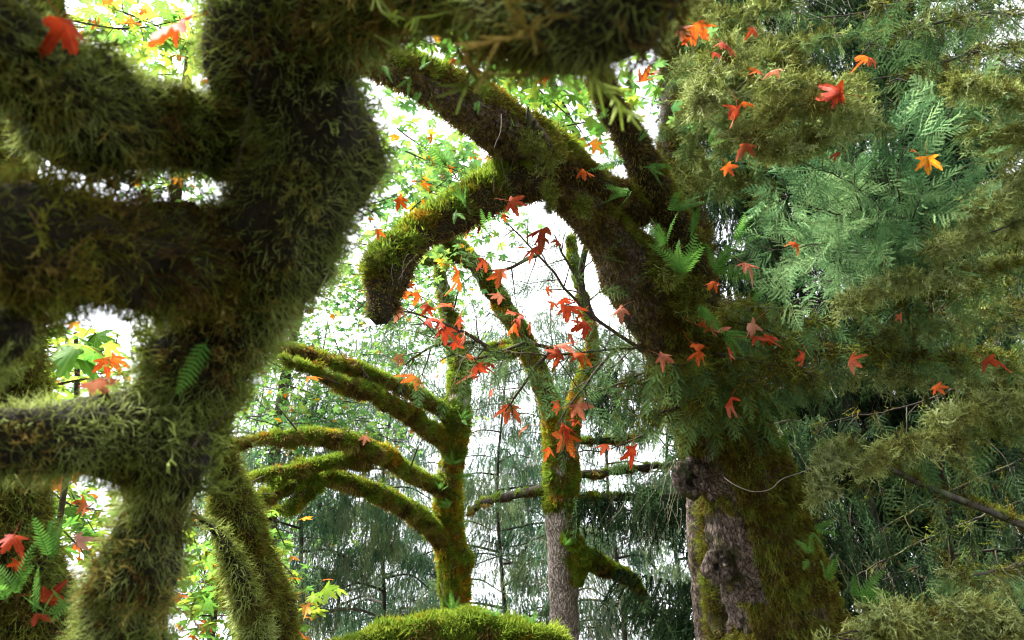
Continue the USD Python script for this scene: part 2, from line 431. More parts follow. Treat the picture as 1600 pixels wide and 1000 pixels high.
def spray(seed, mat, twigs=13, needle=0.055, gap=0.022, width=0.011, flat=0.25, droop=0.15, side_len=0.42):
    """A flat needled spray of unit length along +Z in the XZ plane."""
    g = np.random.default_rng(seed)
    B = Bits()

    def run(a, d, L, bend, r):
        n = 5
        pts, dirs = [a.copy()], []
        p = a.copy()
        for s in range(n):
            d = unit(d + bend / n + g.normal(size=3) * 0.05)
            p = p + d * L / n
            pts.append(p.copy())
            dirs.append(d)
        B.tube(pts, r, r * 0.4, 0.0, 0.4)
        return pts, dirs, n

    def needles(pts, dirs, n, L, u0=0.1):
        u = u0
        while u < 1.0:
            i = min(int(u * n), n - 1)
            a = pts[i] + (pts[i + 1] - pts[i]) * (u * n - i)
            s = unit(np.cross(dirs[i], np.array([g.normal() * flat, 1.0, g.normal() * flat])))
            for sg in (-1, 1):
                l = needle * g.uniform(0.7, 1.1) * (1 - 0.45 * u)
                dd = unit(s * sg + dirs[i] * 0.65 + np.array([0, g.normal() * flat, 0])) * l
                B.add(np.array([a - dirs[i] * width * 0.5, a + dirs[i] * width, a + dd]), [[0, 1, 2]], np.array([0.5, 0.5, 1.0]))
            u += gap / L * g.uniform(0.8, 1.2)

    main, md, n = run(np.zeros(3), np.array([0, 0, 1.0]), 1.0, np.array([g.normal() * 0.15, -droop, 0]), 0.008)
    needles(main, md, n, 1.0, 0.5)
    for k in range(twigs):
        u = 0.06 + 0.9 * k / twigs
        i = min(int(u * n), n - 1)
        a = main[i] + (main[i + 1] - main[i]) * (u * n - i)
        sg = 1 if k % 2 else -1
        L = side_len * (1.05 - u) * g.uniform(0.75, 1.15) + 0.05
        pts, dirs, m = run(a, unit(np.array([sg * 0.85, g.normal() * flat, 0.62])), L, np.array([0, -droop, 0.35]), 0.005)
        needles(pts, dirs, m, L)
    return B.out(mat)


def hanger(seed, mat, strands=11, side=9, needle=0.07, thick=0.008, spread=0.32):
    """A hanging branchlet of unit length: thin twigs with short needles, growing along +Z (set pointing down)."""
    g = np.random.default_rng(seed)
    B = Bits()
    for k in range(strands):
        L = g.uniform(0.45, 1.05)
        az, tilt = g.uniform(0, 2 * np.pi), spread * g.random()
        d = np.array([math.cos(az) * math.sin(tilt), math.sin(az) * math.sin(tilt), math.cos(tilt)])
        p = np.array([g.normal() * 0.10, g.normal() * 0.10, 0.0])
        pts = [p.copy()]
        for s in range(4):
            d = unit(d + g.normal(size=3) * 0.14 + np.array([0, 0, 0.08]))
            p = p + d * L / 4
            pts.append(p.copy())
        B.tube(pts, thick, thick * 0.5, 0.0, 0.5)
        for s in range(side * 4):
            u = g.random() * 4
            i = min(int(u), 3)
            a = pts[i] + (pts[i + 1] - pts[i]) * (u - i)
            dd = unit(g.normal(size=3) + np.array([0, 0, 0.8])) * needle * g.uniform(0.6, 1.2)
            sd = unit(np.cross(dd, g.normal(size=3))) * needle * 0.13
            B.add(np.array([a - sd, a + sd, a + dd]), [[0, 1, 2]], np.array([0.5, 0.5, 1.0]))
    return B.out(mat)


LEAF_LOBES = [(0, 1.0), (52, 0.92), (-52, 0.92), (108, 0.62), (-108, 0.62)]


def leaf_mesh(g, size, curl=0.3, fold=0.2, detail=2, droop=0.25):
    """A five-lobed maple blade with its stalk: centre at the stalk's end, tip along +Y, upper side +Z."""
    out = []
    order = sorted(LEAF_LOBES, key=lambda a: -a[0])
    for k, (ang, L) in enumerate(order):
        L = L * g.uniform(0.88, 1.08)
        ang = ang + g.uniform(-5, 5)
        if detail == 2:
            prof = [(-19, 0.56), (-15, 0.74), (-9, 0.70), (-7, 0.88), (0, 1.0), (7, 0.88), (9, 0.70), (15, 0.74), (19, 0.56)]
        else:
            prof = [(-16, 0.68), (0, 1.0), (16, 0.68)]
        for da, rr in prof:
            out.append((ang - da * (1 if L > 0.7 else 0.85), L * rr, 1.0 if da == 0 else 0.0))
        if k < len(order) - 1:
            out.append(((ang + order[k + 1][0]) / 2, 0.36, 0.0))
    out.append((180, 0.13, 0.0))
    ang, rad, vein = np.array(out).T
    ang = np.radians(90 - ang)
    rim = np.stack([np.cos(ang) * rad, np.sin(ang) * rad], 1)
    rings = [np.zeros((1, 2)), rim * 0.5, rim] if detail == 2 else [np.zeros((1, 2)), rim]
    N = len(rim)
    v2 = np.vstack(rings)
    tip = np.concatenate([[1.0]] + [vein] * (len(rings) - 1))
    f = [[0, 1 + (i + 1) % N, 1 + i] for i in range(N)]
    if detail == 2:
        for i in range(N):
            j = (i + 1) % N
            f += [[1 + i, 1 + j, 1 + N + j], [1 + i, 1 + N + j, 1 + N + i]]
    R = np.hypot(v2[:, 0], v2[:, 1])
    ph = g.uniform(0, 6.28)
    z = -fold * np.abs(v2[:, 0]) * 0.6 - droop * R**2 + curl * 0.35 * np.sin(3.0 * np.arctan2(v2[:, 1], v2[:, 0]) + ph) * R**2 + curl * v2[:, 0] * v2[:, 1] * g.normal() * 0.7
    v = np.column_stack([v2, z])
    # roll the blade a little, as a dry leaf does
    k = curl * g.normal() * 1.1
    if abs(k) > 0.05:
        a = v[:, 0] * k
        v = np.column_stack([np.sin(a) / k, v[:, 1], v[:, 2] + (1 - np.cos(a)) / k])
    f = np.array(f)
    # the stalk
    B = Bits()
    B.add(v, f[:, ::-1], tip)
    s = g.normal() * 0.25
    B.tube([[0, 0, 0.0], [s * 0.4, -0.4, 0.04], [s, -0.95, 0.0 + g.normal() * 0.15]], 0.018, 0.013, 1.0, 1.0)
    v, f, t, _ = B.out("")
    return v * size / 1.75, f, t


def place(v, z, y, at):
    """Turns +Z to z and +Y near y, and moves to at."""
    z = unit(np.asarray(z, float))
    x = unit(np.cross(y, z))
    return v @ np.stack([x, np.cross(z, x), z]) + at


def frond_mesh(g, L, pairs=13, arch=0.5, wide=0.2):
    """A fern frond along +Y, arching over, upper side +Z: a rachis and pairs of pointed leaflets."""
    B = Bits()
    u = np.linspace(0, 1, 8)
    bend = g.normal() * 0.12
    C = np.stack([bend * u**2, u, arch * (u * 0.55 - u**2 * 0.85)], 1)
    B.tube(C, 0.010, 0.004, 0.8, 1.0)
    for k in range(pairs):
        w = 0.12 + 0.86 * k / pairs
        i = min(int(w * 7), 6)
        a = C[i] + (C[i + 1] - C[i]) * (w * 7 - i)
        d = unit(C[i + 1] - C[i])
        l = wide * math.sin(math.pi * (0.16 + 0.84 * w) ** 0.8) ** 0.7 * g.uniform(0.85, 1.1)
        for s in (-1, 1):
            dd = unit(np.array([s, 0, 0]) + d * 0.45 + np.array([0, 0, -0.18 + g.normal() * 0.08])) * l
            h = d * 0.5 / pairs * 0.58
            B.add(np.array([a - h, a + dd * 0.55 - h * 0.75, a + dd, a + dd * 0.5 + h * 0.8, a + h]), [[0, 1, 4], [1, 3, 4], [1, 2, 3]] if s > 0 else [[0, 4, 1], [1, 4, 3], [1, 3, 2]], np.array([0.6, 0.1, 0.0, 0.1, 0.6]))
    v, f, t, _ = B.out("")
    return v * L, f, t


# ---------------------------------------------------------------- pieces for moss and foliage
def tufts(mat, n=5, **kw):
    return [tuft(100 + k, mat, **kw) for k in range(n)]


LONG = dict(strands=6, side=8, spread=1.0, curl=1.1, thick=0.021, wisp=0.36)
MID = dict(strands=9, side=3, spread=0.9, curl=0.8, thick=0.025, base=0.4)
BEARD = dict(strands=9, side=6, spread=0.5, curl=0.7, thick=0.013, base=0.22, wisp=0.2)


def mat_of(protos_fn, n, m, rad, seed=0, drop=0.33):
    """Larger mats of moss: m tufts side by side on a gently domed patch."""
    out = []
    g = np.random.default_rng(900 + seed)
    for k in range(n):
        B = Bits()
        for q_ in range(m):
            v, f, t, mat = protos_fn(1000 * seed + 40 * k + q_)
            r, a = rad * math.sqrt(g.random()), g.uniform(0, 6.28)
            v = v * g.uniform(0.7, 1.2)
            x, y = r * math.cos(a), r * math.sin(a)
            tl = r * drop * 1.6
            ca, sa, ct, s_ = math.cos(a), math.sin(a), math.cos(tl), math.sin(tl)
            z_ = np.array([ca * s_, sa * s_, ct])
            x_ = np.array([ca * ct, sa * ct, -s_])
            v = v @ np.stack([x_, np.cross(z_, x_), z_]) + [x, y, -drop * r * r]
            B.add(v, f, t)
        out.append(B.out(mat))
    return out


class Growth:
    """Collects moss for one thing by kind, then makes one part for each kind."""

    def __init__(self, parent, seed):
        self.parent, self.g, self.by = parent, np.random.default_rng(seed), {}

    def put(self, kind, p, d, s, ref=None):
        self.by.setdefault(kind, []).append((p, d, s, np.tile([0, 0, 1.0], (len(p), 1)) if ref is None else ref))

    def moss(self, tube, kind, density, size, brown=0.0, under=None, sag=0.35, lean=0.45, skip=None, patch=None):
        g = self.g
        p, n, t = tube.sample(density * 1.35 / PER[kind.split("_")[0] == "velvet" or kind == "gold"], g)
        kind, under = "mat_" + kind, "mat_" + (under or "brown_long")
        cam_dot = ((EYE - p) * n).sum(1) / np.linalg.norm(EYE - p, axis=1)
        ok = in_view(p, g) & ((cam_dot > -0.45) | (g.random(len(p)) < 0.25))
        if patch is not None:
            ok &= meshkit.fbm(p * patch[0], 3, 5) > patch[1]
        if skip is not None:
            ok &= ~skip(p, n)
        p, n, t = p[ok], n[ok], t[ok]
        d = n + np.array([0, 0, -sag]) * (0.5 * g.random((len(p), 1))) + g.normal(size=p.shape) * lean * 0.4
        s = size * g.uniform(0.6, 1.25, len(p)) * (0.45 + 1.1 * meshkit.noise(p * 11.0, 3))
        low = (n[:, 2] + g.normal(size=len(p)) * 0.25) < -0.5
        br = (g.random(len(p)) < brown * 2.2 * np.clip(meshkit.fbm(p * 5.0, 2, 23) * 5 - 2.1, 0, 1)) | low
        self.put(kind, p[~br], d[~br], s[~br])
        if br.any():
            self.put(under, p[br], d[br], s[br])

    def fuzz(self, tube, mat, density, length, width, sag=0.5, skip=None, name="moss", gaps=0.0):
        """Short soft moss close to the limb: one blade each, all in one mesh."""
        g = self.g
        p, n, t = tube.sample(density, g)
        cam_dot = ((EYE - p) * n).sum(1) / np.linalg.norm(EYE - p, axis=1)
        ok = in_view(p, g, 120, 0.08) & ((cam_dot > -0.5) | (g.random(len(p)) < 0.2))
        if skip is not None:
            ok &= ~skip(p, n)
        thin = meshkit.fbm(p * 7.0, 3, 31)
        ok &= (thin + g.normal(size=len(p)) * 0.05 > gaps) | (g.random(len(p)) < 0.15)
        p, n, t, thin = p[ok], n[ok], t[ok], thin[ok]
        m = len(p)
        lumps = meshkit.fbm(p * 22.0, 3, 11) * 0.7 + (thin - 0.25) * 0.8
        d = n + t * (g.normal(size=(m, 1)) * 0.5) + g.normal(size=p.shape) * 0.45 + np.array([0, 0, -sag]) * g.random((m, 1))
        d /= np.linalg.norm(d, axis=1, keepdims=True)
        d *= (length * g.uniform(0.5, 1.2, m) * (0.45 + 1.1 * lumps))[:, None]
        sd = np.cross(d, g.normal(size=p.shape))
        sd *= width / (np.linalg.norm(sd, axis=1, keepdims=True) + 1e-9)
        bend = np.cross(d, g.normal(size=p.shape)) * 0.25 + np.array([0, 0, -0.1 * length])
        a, mid, e = p - n * 0.004, p + d * 0.5, p + d + bend
        v = np.stack([a - sd * 0.7, a + sd * 0.7, mid + sd, mid - sd, e], 1).reshape(-1, 3)
        k = (np.arange(m) * 5)[:, None]
        f = np.concatenate([k + [0, 1, 2], k + [0, 2, 3], k + [3, 2, 4]])
        o = obj(name, (v, f), mat, self.parent, False, tip=np.tile([0.1, 0.1, 0.55, 0.55, 1.0], m), kind="stuff")
        rnd = np.repeat((lumps * 3.0 + g.random(m) * 0.25) % 1.0, 5)
        UsdGeom.PrimvarsAPI(stage.GetPrimAtPath(o)).CreatePrimvar("rnd", Sdf.ValueTypeNames.FloatArray, "vertex").Set(Vt.FloatArray.FromNumpy(rnd.astype(np.float32)))

    def bake(self, name, protos, p, q, s, idx):
        """The same growth as one mesh, for moss right before the camera."""
        from scipy.spatial.transform import Rotation
        R = Rotation.from_quat(q[:, [1, 2, 3, 0]]).as_matrix()
        V, F, T, U, n = [], [], [], [], 0
        for k, (v, f, t, mat) in enumerate(protos):
            for i in np.nonzero(idx == k)[0]:
                V.append((v * s[i]) @ R[i].T + p[i])
                F.append(f + n)
                T.append(t)
                U.append(np.full(len(v), self.g.random()))
                n += len(v)
        o = obj(name, (np.vstack(V), np.vstack(F)), protos[0][3], self.parent, False, tip=np.concatenate(T), kind="stuff")
        UsdGeom.PrimvarsAPI(stage.GetPrimAtPath(o)).CreatePrimvar("rnd", Sdf.ValueTypeNames.FloatArray, "vertex").Set(Vt.FloatArray.FromNumpy(np.concatenate(U).astype(np.float32)))

    def finish(self, bake=False):
        for kind, rows in self.by.items():
            p, d, s, ref = (np.concatenate([r[k] for r in rows]) for k in range(4))
            if not len(p):
                continue
            name, protos, free = KINDS[kind]
            if callable(protos):
                protos = protos()
            spin = self.g.uniform(0, 2 * np.pi, len(p)) if free else self.g.normal(size=len(p)) * 0.45
            (self.bake if bake else lambda *a: instancer(a[0], self.parent, *a[1:]))(name, protos, p, quats(d, ref, spin), s, self.g.integers(0, len(protos), len(p)))


KINDS = {
    "green_long": ("moss", tufts("moss_green", 6, **LONG), True),
    "olive_long": ("olive_moss", tufts("moss_olive", 5, **LONG), True),
    "brown_long": ("brown_moss", tufts("moss_brown", 5, **LONG), True),
    "pale_long": ("pale_moss", tufts("moss_pale", 5, **LONG), True),
    "pale_mid": ("pale_moss", tufts("moss_pale", 4, **MID), True),
    "green_mid": ("moss", tufts("moss_green", 4, **MID), True),
    "olive_mid": ("olive_moss", tufts("moss_olive", 4, **MID), True),
    "brown_mid": ("brown_moss", tufts("moss_brown", 4, **MID), True),
    "velvet": ("moss", [velvet(k, "moss_velvet") for k in range(4)], True),
    "gold": ("yellow_moss", [velvet(k, "moss_gold") for k in range(4)], True),
    "velvet_brown": ("brown_moss", [velvet(k, "moss_brown") for k in range(4)], True),
    "beard": ("hanging_moss", tufts("moss_pale", 5, **BEARD), True),
    "beard_olive": ("olive_hanging_moss", tufts("moss_olive", 5, **BEARD), True),
    "spray_dark": ("needles", [spray(k, "needle_dark") for k in range(5)], False),
    "spray_mid": ("green_needles", [spray(k, "needle_mid") for k in range(5)], False),
    "spray_bright": ("bright_needles", [spray(k, "needle_bright", twigs=16, flat=0.3) for k in range(5)], False),
}


PER = (6, 9)
for kind, mat, kw in (("green_long", "moss_green", LONG), ("olive_long", "moss_olive", LONG), ("brown_long", "moss_brown", LONG), ("green_mid", "moss_green", MID), ("olive_mid", "moss_olive", MID), ("brown_mid", "moss_brown", MID)):
    KINDS["mat_" + kind] = (KINDS[kind][0], mat_of(lambda q_, mat=mat, kw=kw: tuft(q_, mat, **kw), 5, PER[0], 0.95, len(kind)), True)
for kind, mat in (("velvet", "moss_velvet"), ("gold", "moss_gold"), ("velvet_brown", "moss_brown")):
    KINDS["mat_" + kind] = (KINDS[kind][0], mat_of(lambda q_, mat=mat: velvet(q_, mat), 5, PER[1], 1.1, 9), True)


def curtain(seed, mat, strands=26, needle=0.045, thick=0.006, side=46, drop=0.75):
    """A hanging fringe of needled twigs, a unit wide along X, hanging along +Z."""
    g = np.random.default_rng(seed)
    B = Bits()
    for k in range(strands):
        x0 = (k + g.random()) / strands - 0.5
        L = drop * g.uniform(0.3, 1.05) * (1.05 - 0.9 * abs(x0))
        p = np.array([x0, g.normal() * 0.10, -0.05])
        d = unit(np.array([g.normal() * 0.35 + x0 * 0.7, g.normal() * 0.35, 0.7]))
        pts = [p.copy()]
        for q_ in range(4):
            d = unit(d + g.normal(size=3) * 0.12 + np.array([0, 0, 0.22]))
            p = p + d * L / 4
            pts.append(p.copy())
        B.tube(pts, thick, thick * 0.5, 0.0, 0.5)
        for q_ in range(side):
            u = g.random() * 4
            i = min(int(u), 3)
            a = pts[i] + (pts[i + 1] - pts[i]) * (u - i)
            dd = unit(g.normal(size=3) + np.array([0, 0, 0.9])) * needle * g.uniform(0.6, 1.5)
            sd = unit(np.cross(dd, g.normal(size=3))) * needle * 0.14
            B.add(np.array([a - sd, a + sd, a + dd]), [[0, 1, 2]], np.array([0.5, 0.5, 1.0]))
    return B.out(mat)


KINDS["curtain_far"] = ("needles", [curtain(k, "needle_far") for k in range(6)], False)
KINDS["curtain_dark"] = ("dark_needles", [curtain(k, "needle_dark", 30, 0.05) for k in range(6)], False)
KINDS["curtain_grey"] = ("grey_twigs", [curtain(k, "moss_grey", 22, 0.03, 0.005, 12, 0.9) for k in range(4)], False)


def leaf_protos(mat, n=6, detail=1):
    out = []
    for k in range(n):
        v, f, t = leaf_mesh(np.random.default_rng(50 + k), 1.0, detail=detail)
        out.append((v, f, t, mat))
    return out


KINDS["leaf_far"] = ("leaves", leaf_protos("leaf_far"), False)
KINDS["leaf_gold"] = ("yellow_leaves", leaf_protos("leaf_gold"), False)

# ---------------------------------------------------------------- ground
gx = np.linspace(-60, 60, 61)
gy = np.linspace(-60, 120, 91)
X, Y = np.meshgrid(gx, gy, indexing="ij")
Z = (meshkit.fbm(np.stack([X * 0.15, Y * 0.15, X * 0], -1), 4, 2) - 0.5) * 0.6 * np.clip(np.hypot(X, Y) / 8, 0.2, 1)
n1, n2 = X.shape
i, j = np.meshgrid(np.arange(n1 - 1), np.arange(n2 - 1), indexing="ij")
q = np.stack([i * n2 + j, (i + 1) * n2 + j, (i + 1) * n2 + j + 1, i * n2 + j + 1], -1).reshape(-1, 4)
obj("ground", (np.stack([X, Y, Z], -1).reshape(-1, 3), q), "forest_floor", None, True, kind="structure")


def limb(parent, name, rows, mat, sides=18, lump=0.16, freq=5.0, seed=0, step=None, furrow=0.0, rough=0.0, **kw):
    t = Tube(rows, sides, lump, freq, step, seed, furrow=furrow, rough=rough)
    obj(name, t.mesh, mat, parent, True, **kw)
    return t


# ---------------------------------------------------------------- foreground: the big mossy trunk with its arms
fg = thing("mossy_maple", "huge close trunk shaggy with long moss, arms reaching left and overhead", "tree")
G = Growth(fg, 1)
core = "bark_moss_core"
trunk = px_rows([(x, y, d, r * 0.86) for x, y, d, r in [(182, 1000, 1.68, 66), (218, 880, 1.66, 60), (252, 760, 1.64, 58), (284, 660, 1.62, 68), (318, 560, 1.6, 92), (365, 470, 1.58, 104), (425, 375, 1.55, 108), (462, 280, 1.52, 122), (476, 190, 1.5, 126), (448, 80, 1.48, 116), (415, -60, 1.5, 105), (400, -260, 1.6, 90)]])
T = limb(fg, "trunk", to_ground(trunk, -0.06, 0.05), core, 30, 0.32, 7, 1, 0.04)
G.fuzz(T, "moss_green", 33000, 0.036, 0.0006, gaps=0.42)
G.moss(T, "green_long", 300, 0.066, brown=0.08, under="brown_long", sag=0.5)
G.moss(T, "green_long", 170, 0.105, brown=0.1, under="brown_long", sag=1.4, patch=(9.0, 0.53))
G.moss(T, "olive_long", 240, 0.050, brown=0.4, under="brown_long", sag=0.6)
arms = [
    ("branch", [(430, 230, 1.6, 60), (300, 200, 1.48, 72), (215, 190, 1.4, 74), (130, 172, 1.3, 82), (50, 112, 1.2, 88), (-60, 30, 1.1, 84), (-260, -60, 1.0, 66)], "green_long", 0.15),
    ("branch", [(430, 410, 1.66, 64), (300, 405, 1.46, 90), (220, 398, 1.36, 94), (120, 388, 1.26, 94), (20, 372, 1.16, 90), (-120, 345, 1.06, 80), (-330, 300, 0.98, 70)], "olive_long", 0.55),
    ("branch", [(300, 715, 1.6, 66), (205, 690, 1.54, 66), (130, 680, 1.48, 56), (60, 682, 1.42, 52), (-40, 690, 1.36, 54), (-220, 700, 1.3, 46)], "green_long", 0.12),
    ("branch", [(455, 70, 1.58, 70), (540, 8, 1.36, 68), (640, -14, 1.25, 58), (750, -12, 1.14, 58), (835, 10, 1.06, 76), (915, 26, 1.0, 88), (985, 12, 0.97, 72), (1020, -40, 0.95, 60), (1030, -160, 0.93, 50)], "green_long", 0.4),
    ("branch", [(-220, 560, 1.3, 46), (-80, 540, 1.25, 44), (-10, 526, 1.22, 40), (26, 516, 1.2, 26), (46, 512, 1.2, 7)], "green_long", 0.05),
]
for k, (nm, rows, kind, br) in enumerate(arms):
    T = limb(fg, nm, px_rows([(x, y, d, r * 0.94) for x, y, d, r in rows]), core, 26, 0.34, 8, 10 + k, 0.03)
    G.fuzz(T, "moss_olive" if k == 1 else "moss_green", 31000, 0.036, 0.0006, gaps=0.36)
    G.moss(T, kind, 330, 0.066, brown=br, under="brown_long", sag=0.45)
    G.moss(T, kind, 190, 0.105, brown=br, under="brown_long", sag=1.4, patch=(9.0, 0.53))
    G.moss(T, "green_long" if k != 1 else "brown_long", 170, 0.05, brown=br * 0.7, under="brown_long", sag=0.6)
G.finish(True)
B = Bits()
for (x0, y0), (x1, y1) in (((392, 150), (372, 255)), ((362, 640), (300, 700)), ((376, 232), (360, 268)), ((420, 90), (398, 140))):
    a, b = P(x0, y0, 1.34), P(x1, y1, 1.36)
    B.tube([a, (a + b) / 2 + rng.normal(size=3) * 0.012, b], 0.0016, 0.001, 0, 1)
v, f, t, _ = B.out("")
obj("rootlet", (v, f), "twig_dark", fg)

# far left mossy stem with ferns
fl = thing("mossy_tree", "olive mossy stem at the left edge with ferns and fallen red leaves", "tree")
G = Growth(fl, 2)
rows = px_rows([(38, 1000, 2.35, 74), (20, 900, 2.35, 60), (12, 800, 2.35, 52), (14, 700, 2.35, 46), (24, 610, 2.35, 38), (28, 540, 2.35, 34), (10, 420, 2.3, 34), (-20, 300, 2.25, 30), (-60, 100, 2.2, 26)])
T = limb(fl, "trunk", to_ground(rows), core, 18, 0.2, 5, 3, 0.05)
G.fuzz(T, "moss_olive", 18000, 0.045, 0.0014)
G.moss(T, "olive_long", 400, 0.06, brown=0.3, under="brown_long")
G.moss(T, "green_mid", 700, 0.045, brown=0.1, under="brown_mid")
T = limb(fl, "branch", px_rows([(16, 300, 2.3, 30), (20, 250, 2.35, 34), (30, 205, 2.4, 26), (60, 120, 2.5, 20), (75, 30, 2.6, 24), (70, -60, 2.7, 20)]), core, 14, 0.3, 9, 4, 0.04)
G.moss(T, "olive_long", 1300, 0.05, brown=0.2, under="brown_long")
G.finish(True)

# second leaning stem, right of the trunk
sl = thing("leaning_tree", "leaning olive moss-covered stem just right of the huge close trunk", "tree")
G = Growth(sl, 3)
rows = px_rows([(425, 1000, 3.3, 38), (398, 930, 3.3, 38), (382, 860, 3.3, 36), (368, 800, 3.3, 30), (355, 750, 3.3, 20), (340, 700, 3.3, 15), (320, 600, 3.3, 14), (300, 460, 3.3, 12)])
T = limb(sl, "trunk", to_ground(rows, 0.2), core, 18, 0.18, 5, 5, 0.05)
G.fuzz(T, "moss_olive", 18000, 0.045, 0.0016)
G.moss(T, "olive_mid", 700, 0.05, brown=0.25, under="brown_mid", sag=0.5)
G.moss(T, "green_mid", 600, 0.04, brown=0.1, under="brown_mid", sag=0.5)
rows = px_rows([(402, 1010, 3.05, 20), (388, 950, 3.05, 20), (374, 900, 3.05, 15), (358, 862, 3.05, 10), (338, 832, 3.05, 6), (300, 800, 3.05, 4)])
T = limb(sl, "branch", to_ground(rows, 0.25), core, 12, 0.18, 8, 6, 0.04)
G.fuzz(T, "moss_green", 22000, 0.045, 0.0016)
G.moss(T, "green_mid", 1100, 0.045, brown=0.15, under="brown_mid", sag=0.5)
G.finish(True)

# ---------------------------------------------------------------- the big maple that fills the middle
bm = thing("old_maple", "massive old mossy maple with burls, its limb arching up across the middle", "tree")
G = Growth(bm, 4)
main = px_rows([(x, y, d, r * (0.58 if x < 1000 else 0.82)) for x, y, d, r in [(1228, 1000, 6.6, 104), (1210, 920, 6.55, 98), (1186, 830, 6.45, 92), (1160, 740, 6.35, 86), (1120, 640, 6.2, 78), (1062, 530, 5.95, 68), (1000, 440, 5.7, 66), (940, 350, 5.4, 66), (880, 275, 5.1, 72), (805, 215, 4.75, 70), (720, 155, 4.3, 56), (640, 118, 3.95, 50), (570, 92, 3.65, 46), (490, 60, 3.3, 42), (380, 10, 3.0, 40)]])
T = limb(bm, "trunk", to_ground(main, 0.35, 0.1), "bark_pink", 84, 0.16, 2.6, 7, 0.045, 0.12, 0.10)


def bare(p, n):
    x, y, d = pix(p)
    under = (n[:, 2] + 0.35 * (meshkit.fbm(p * 5.0, 3, 8) - 0.5) < -0.22) & (x < 1040)
    left = (n @ RGT < -0.35) & (y > 670) & (y < 940)
    return under | (left & (meshkit.fbm(p * 3.0, 3, 9) < 0.56)) | ((y > 900) & (meshkit.fbm(p * 2.2, 3, 4) < 0.36))


G.fuzz(T, "moss_olive", 11000, 0.045, 0.003, 0.7, bare)
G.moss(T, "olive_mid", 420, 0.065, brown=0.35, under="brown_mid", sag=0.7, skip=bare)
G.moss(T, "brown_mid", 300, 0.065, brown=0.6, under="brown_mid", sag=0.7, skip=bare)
p, n, t = T.sample(38, G.g)
ok = (pix(p)[1] > 560) & (pix(p)[1] < 1080) & ~bare(p, n) & (((EYE - p) * n).sum(1) > -1.5)
p, n = p[ok], n[ok]
G.put("beard_olive", p, n * 0.45 + [0, 0, -1.0] + G.g.normal(size=p.shape) * 0.15, G.g.uniform(0.1, 0.24, len(p)))
G.moss(T, "velvet", 900, 0.055, brown=0.0, under="velvet_brown", skip=lambda p, n: (n[:, 2] < 0.15) | bare(p, n))
for k, (rows, kind) in enumerate([
    ([(850, 260, 5.0, 70), (790, 292, 4.8, 50), (735, 322, 4.62, 40), (680, 350, 4.45, 36), (635, 385, 4.32, 42), (606, 428, 4.22, 44), (600, 462, 4.15, 34), (594, 488, 4.1, 26), (590, 500, 4.09, 20)], "velvet"),
    ([(1085, 440, 5.9, 50), (1050, 350, 5.7, 40), (1010, 270, 5.45, 34), (972, 195, 5.2, 30), (942, 140, 5.0, 26), (918, 70, 4.8, 24), (890, -40, 4.6, 20)], "olive_mid"),
    ([(1000, 330, 5.6, 34), (930, 285, 5.1, 26), (875, 250, 4.85, 20), (852, 240, 4.75, 14)], "olive_mid"),
]):
    T2 = limb(bm, "limb", px_rows([(x, y, d, r * 0.72) for x, y, d, r in rows]), core, 22, 0.2, 4, 20 + k, 0.05)
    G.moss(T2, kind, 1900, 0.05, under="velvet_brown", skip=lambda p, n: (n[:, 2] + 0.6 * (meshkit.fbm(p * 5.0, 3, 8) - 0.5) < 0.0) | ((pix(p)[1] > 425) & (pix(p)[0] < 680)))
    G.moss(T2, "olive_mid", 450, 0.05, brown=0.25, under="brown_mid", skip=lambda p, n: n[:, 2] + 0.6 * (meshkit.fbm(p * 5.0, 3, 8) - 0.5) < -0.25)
    G.fuzz(T2, "moss_brown", 7000, 0.03, 0.0022, 0.6, name="brown_moss")
G.fuzz(T, "moss_brown", 5000, 0.032, 0.0026, 0.6, lambda p, n: bare(p, n) & (pix(p)[0] > 1040), "brown_moss", 0.3)
# cushions of moss that sit on the limb
for x, y, d, r in ((858, 300, 4.45, 17), (858, 322, 4.45, 12), (856, 243, 4.5, 22), (912, 322, 4.85, 20), (830, 222, 4.4, 18), (1045, 420, 5.35, 34), (1080, 470, 5.5, 30), (585, 405, 4.1, 20)):
    c = P(x, y, d)
    n = 60
    R = r * K * d
    nn = G.g.normal(size=(n, 3)) * (G.g.uniform(0.5, 1.3, 3) if y not in (300, 322) else [0.5, 0.5, 1.0])
    out = unit(EYE - c) * 0.7 + np.array([0, 0, -0.5])
    G.put("green_mid", c + nn * R * 0.45, nn * 0.8 + out, G.g.uniform(0.4, 1.0, n) * R * 0.8)
    G.put("olive_mid", c + nn[:36] * R * 0.5, nn[:36] * 0.8 + out, G.g.uniform(0.5, 1.1, 36) * R * 0.85)
G.finish()
# burls: rings of swollen bark round a dark hollow
for x, y, d, r in ((1080, 748, 6.06, 18), (1120, 886, 6.22, 15)):
    c = P(x, y, d)
    th = np.linspace(0, 2 * np.pi, 15)[:-1]
    loop = np.stack([np.cos(th), 0 * th, np.sin(th) * 1.25], 1) * r * K * d
    rows = np.column_stack([loop + c + rng.normal(size=loop.shape) * 0.008, np.full(len(th), r * K * d * 0.62) * rng.uniform(0.55, 1.3, len(th))])
    burl = Tube(np.vstack([rows, rows[:1]]), 18, 0.3, 12, 0.015, 3, close=(False, False), rough=0.12)
    obj("burl", burl.mesh, "bark_pink", bm)
    s = trimesh.creation.icosphere(2, r * K * d * 0.8)
    obj("hollow", (s.vertices * [1, 0.4, 1.2] + c + [0, 0.05, 0], s.faces), "bark_dark", bm)
